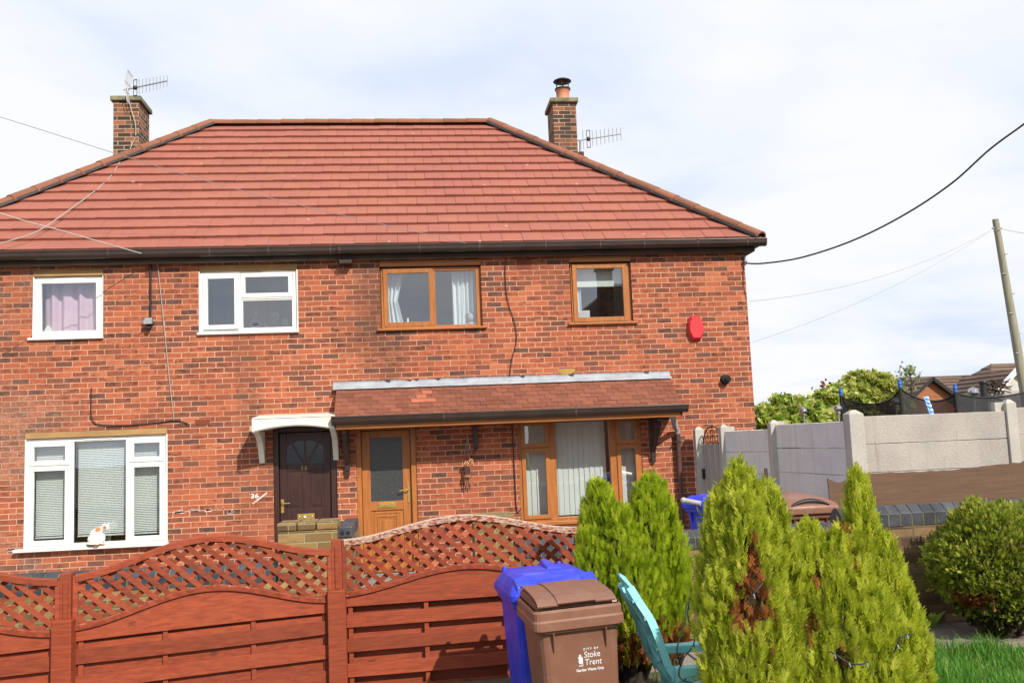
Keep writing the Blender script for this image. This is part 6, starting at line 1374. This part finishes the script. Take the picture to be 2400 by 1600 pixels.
def bungalow_a():
    Y = 40; ap = at(2179, 888, 37); r0, r1 = at(2112, 903, 43), at(2288, 882, 43); zr = (r0.z+r1.z)/2+.18; root = gable_house('brick bungalow with a dark edged front gable beyond the trampoline', (ap.x, 37, -1.73)); ze = zr-2.3
    ze = zr-1.75; mb = MB(); course_roof(mb, (r0.x-1.2, 40.0, ze), (r1.x+.3, 40.0, ze), (r1.x+.3, 43, zr), (r0.x-.2, 43, zr), 11); course_roof(mb, (r1.x+.3, 46, ze), (r0.x-1.2, 46, ze), (r0.x-.2, 43, zr), (r1.x+.3, 43, zr), 8)
    hw = 1.95; dz = 1.55; az = ap.z; X = ap.x
    course_roof(mb, (X-hw, 36.9, az-dz), (X-hw, 42, az-dz), (X, 42.5, az), (X, 36.8, az), 8); course_roof(mb, (X+hw, 42, az-dz), (X+hw, 36.9, az-dz), (X, 36.8, az), (X, 42.5, az), 8)
    rf = B(mb, 'roof', M_FARTILE, root); mb = MB(); mb.bar((X, 36.75, az+.02), (X-hw-.1, 36.75, az-dz-.08), .13, .05); mb.bar((X, 36.75, az+.02), (X+hw+.1, 36.75, az-dz-.08), .13, .05); B(mb, 'bargeboard', M_DARK, rf)
    mb = MB(); mb.prism([(X-hw+.1, -1.8), (X+hw-.1, -1.8), (X+hw-.1, az-dz), (X, az-.06), (X-hw+.1, az-dz)], 'y', 37, 41); mb.box(r0.x-.9, r1.x, 40.2, 45.8, -1.8, ze); B(mb, 'wall', M_FARBRICK, root)
    w = MB(); w.box(X-.9, X+.7, 36.97, 37.02, -.9, .1); f = B(w, 'window', M_UPVC, root); B(MB().box(X-.82, X-.14, 36.95, 36.975, -.82, .02).box(X-.06, X+.62, 36.95, 36.975, -.82, .02), 'pane', M_LEADGL, f)
bungalow_a()
def bungalow_b():
    r0 = at(2322, 862, 42); r1 = at(2470, 838, 42); e0 = at(2281, 884, 40.5); zr = (r0.z+.15); root = gable_house('larger bungalow with a brown tiled roof and white gable boards at the right edge', (r1.x, 42, -1.73)); ze = zr-2.25; mb = MB()
    course_roof(mb, (r0.x-2.6, 38.4, ze), (r1.x+3, 38.4, ze), (r1.x+3, 42, zr), (r0.x, 42, zr), 12); course_roof(mb, (r0.x-2.6, 45.6, ze), (r0.x-2.6, 38.4, ze), (r0.x, 42, zr), (r0.x, 42, zr+.001), 10)
    rf = B(mb, 'roof', M_FARTILE, root); g0 = at(2378, 868, 37.2); gz = g0.z; X = g0.x; hw = 1.5; dz = 1.35; mb = MB(); course_roof(mb, (X-hw, 37.2, gz-dz), (X-hw, 40.5, gz-dz), (X, 41, gz), (X, 37.1, gz), 7); course_roof(mb, (X+hw, 40.5, gz-dz), (X+hw, 37.2, gz-dz), (X, 37.1, gz), (X, 41, gz), 7); B(mb, 'roof', M_FARTILE, root)
    mb = MB(); mb.bar((X, 37.0, gz+.03), (X-hw-.1, 37.0, gz-dz-.06), .22, .05); mb.bar((X, 37.0, gz+.03), (X+hw+.1, 37.0, gz-dz-.06), .22, .05); B(mb, 'bargeboard', M_UPVC, rf)
    mb = MB(); mb.prism([(X-hw+.1, -1.8), (X+hw-.1, -1.8), (X+hw-.1, gz-dz), (X, gz-.08), (X-hw+.1, gz-dz)], 'y', 37.2, 39); mb.box(r0.x-2.2, r1.x+2.6, 38.8, 45.2, -1.8, ze); B(mb, 'wall', mat('pale_render', (.55, .52, .48), rough=.9), root)
bungalow_b()
p0, p1 = at(2300, 918, 30), at(2420, 912, 30); mb = MB(); mb.box(p0.x, p1.x, 30, 30.1, -1.8, p0.z+.0)
solo(mb, 'back_fence', M_GATE, 'pale board fence in front of the far bungalows at the right', 'fence')
a, b = at(2303, 895, 29.5), at(2305, 922, 29.5); solo(MB().tube([a, b+Vector((0, 0, -1.5))], .11, 8).lathe((a.x, 29.5, a.z), [(.14, -.05), (.16, .02), (.1, .05), (0, .05)], 10), 'metal_flue', M_DARK, 'dark stubby flue pipe behind the far board fence', 'flue')
mb = MB(); r_ = random.Random(3)
for k in range(60):
    u, v = r_.uniform(2312, 2360), r_.uniform(893, 916); a = at(u, v, 29.7); an = r_.uniform(0, 6.28); mb.tube([a, a+Vector((math.cos(an)*.3, r_.uniform(-.1, .1), math.sin(an)*.14))], .022, 4)
solo(mb, 'bare_climber', M_TWIG, 'tangle of bare brown climber stems on top of the far board fence', 'climber')
# utility pole and its wires
M_POLE = mat('old_pole_timber', (.34, .32, .24), (.24, .23, .17), rough=.9, scale=4, stretch=(6, 6, .5), fine=.15)
Yp = 24; pt_, pb_ = at(2333, 514, Yp), at(2401, 915, Yp); dn = (pb_-pt_)/(pt_.z-pb_.z); pole = thing('utility_pole', 'tall leaning grey wooden utility pole at the right edge', 'utility pole', pt_+dn*(pt_.z+1.73))
B(MB().tube([pt_, pt_+dn*(pt_.z+1.73)], [.085, .15], 14), 'pole', M_POLE, pole); B(MB().tube([pt_+dn*.25-Vector((.14, 0, 0)), pt_+dn*.25+Vector((.14, 0, 0))], .025, 6).tube([pt_+dn*.33-Vector((.12, 0, 0)), pt_+dn*.33-Vector((0, .09, 0))], .02, 6), 'bracket', M_STEEL, pole)
mb = MB()
for k in range(9): mb.box(-.02, .02, 0, 0, 0, 0) if False else mb.tube([pt_+dn*(1.0+k*.55)+Vector((-.13 if k % 2 else .02, -.09, 0)), pt_+dn*(1.0+k*.55)+Vector((-.03 if k % 2 else .12, -.11, 0))], .014, 5)
B(mb, 'step', M_STEEL, pole)
M_THIN = mat('thin_wire', (.35, .36, .38), rough=.6); tp = pt_+dn*.28-Vector((.13, 0, 0))
cable([tp, at(1755, 706, 20.2)], .0055, 'upper thin wire running from the utility pole behind the house corner', M_THIN, sag=.35, n=30); cable([tp, at(1762, 802, 19.5)], .0055, 'lower thin wire running from the utility pole behind the house corner', M_THIN, sag=.25, n=30); cable([pt_+dn*.28+Vector((.13, 0, 0)), at(3100, 640, 19)], .0065, 'short thin wire leaving the utility pole to the right', M_THIN, sag=.1)
# house across the road, seen mirrored in the upstairs windows
def opposite():
    root = thing('opposite_house', 'brick house with a chimney across the road, mirrored in the small orange window', 'house', (13, -17, -3.1)); x0, x1, y0, y1, ze, zr = 5.6, 18, -22, -13.5, 3.1, 6.6; xm = (y1-y0)/2
    mb = MB().box(x0+.3, x1-.3, y0+.3, y1-.3, -3.2, ze); B(mb, 'wall', M_FARBRICK, root)
    mb = MB(); ym = (y0+y1)/2; rA_, rB_ = (x0+xm, ym, zr), (x1-xm, ym, zr); c = [(x0, y1, ze), (x1, y1, ze), (x1, y0, ze), (x0, y0, ze)]; mb.add(c+[rA_, rB_], [(0, 1, 5, 4), (1, 2, 5), (2, 3, 4, 5), (3, 0, 4), (3, 2, 1, 0)]); rf = B(mb, 'roof', M_FARTILE, root)
    B(MB().box(8.5, 9.1, -15.0, -14.3, 2.5, 6.75).box(8.42, 9.18, -15.08, -14.22, 6.75, 6.88), 'chimney', M_CHIM, root); B(MB().tube([(8.8, -14.6, 6.88), (8.8, -14.6, 7.25)], .13, 10), 'chimney_pot', M_TERRA, root)
opposite()
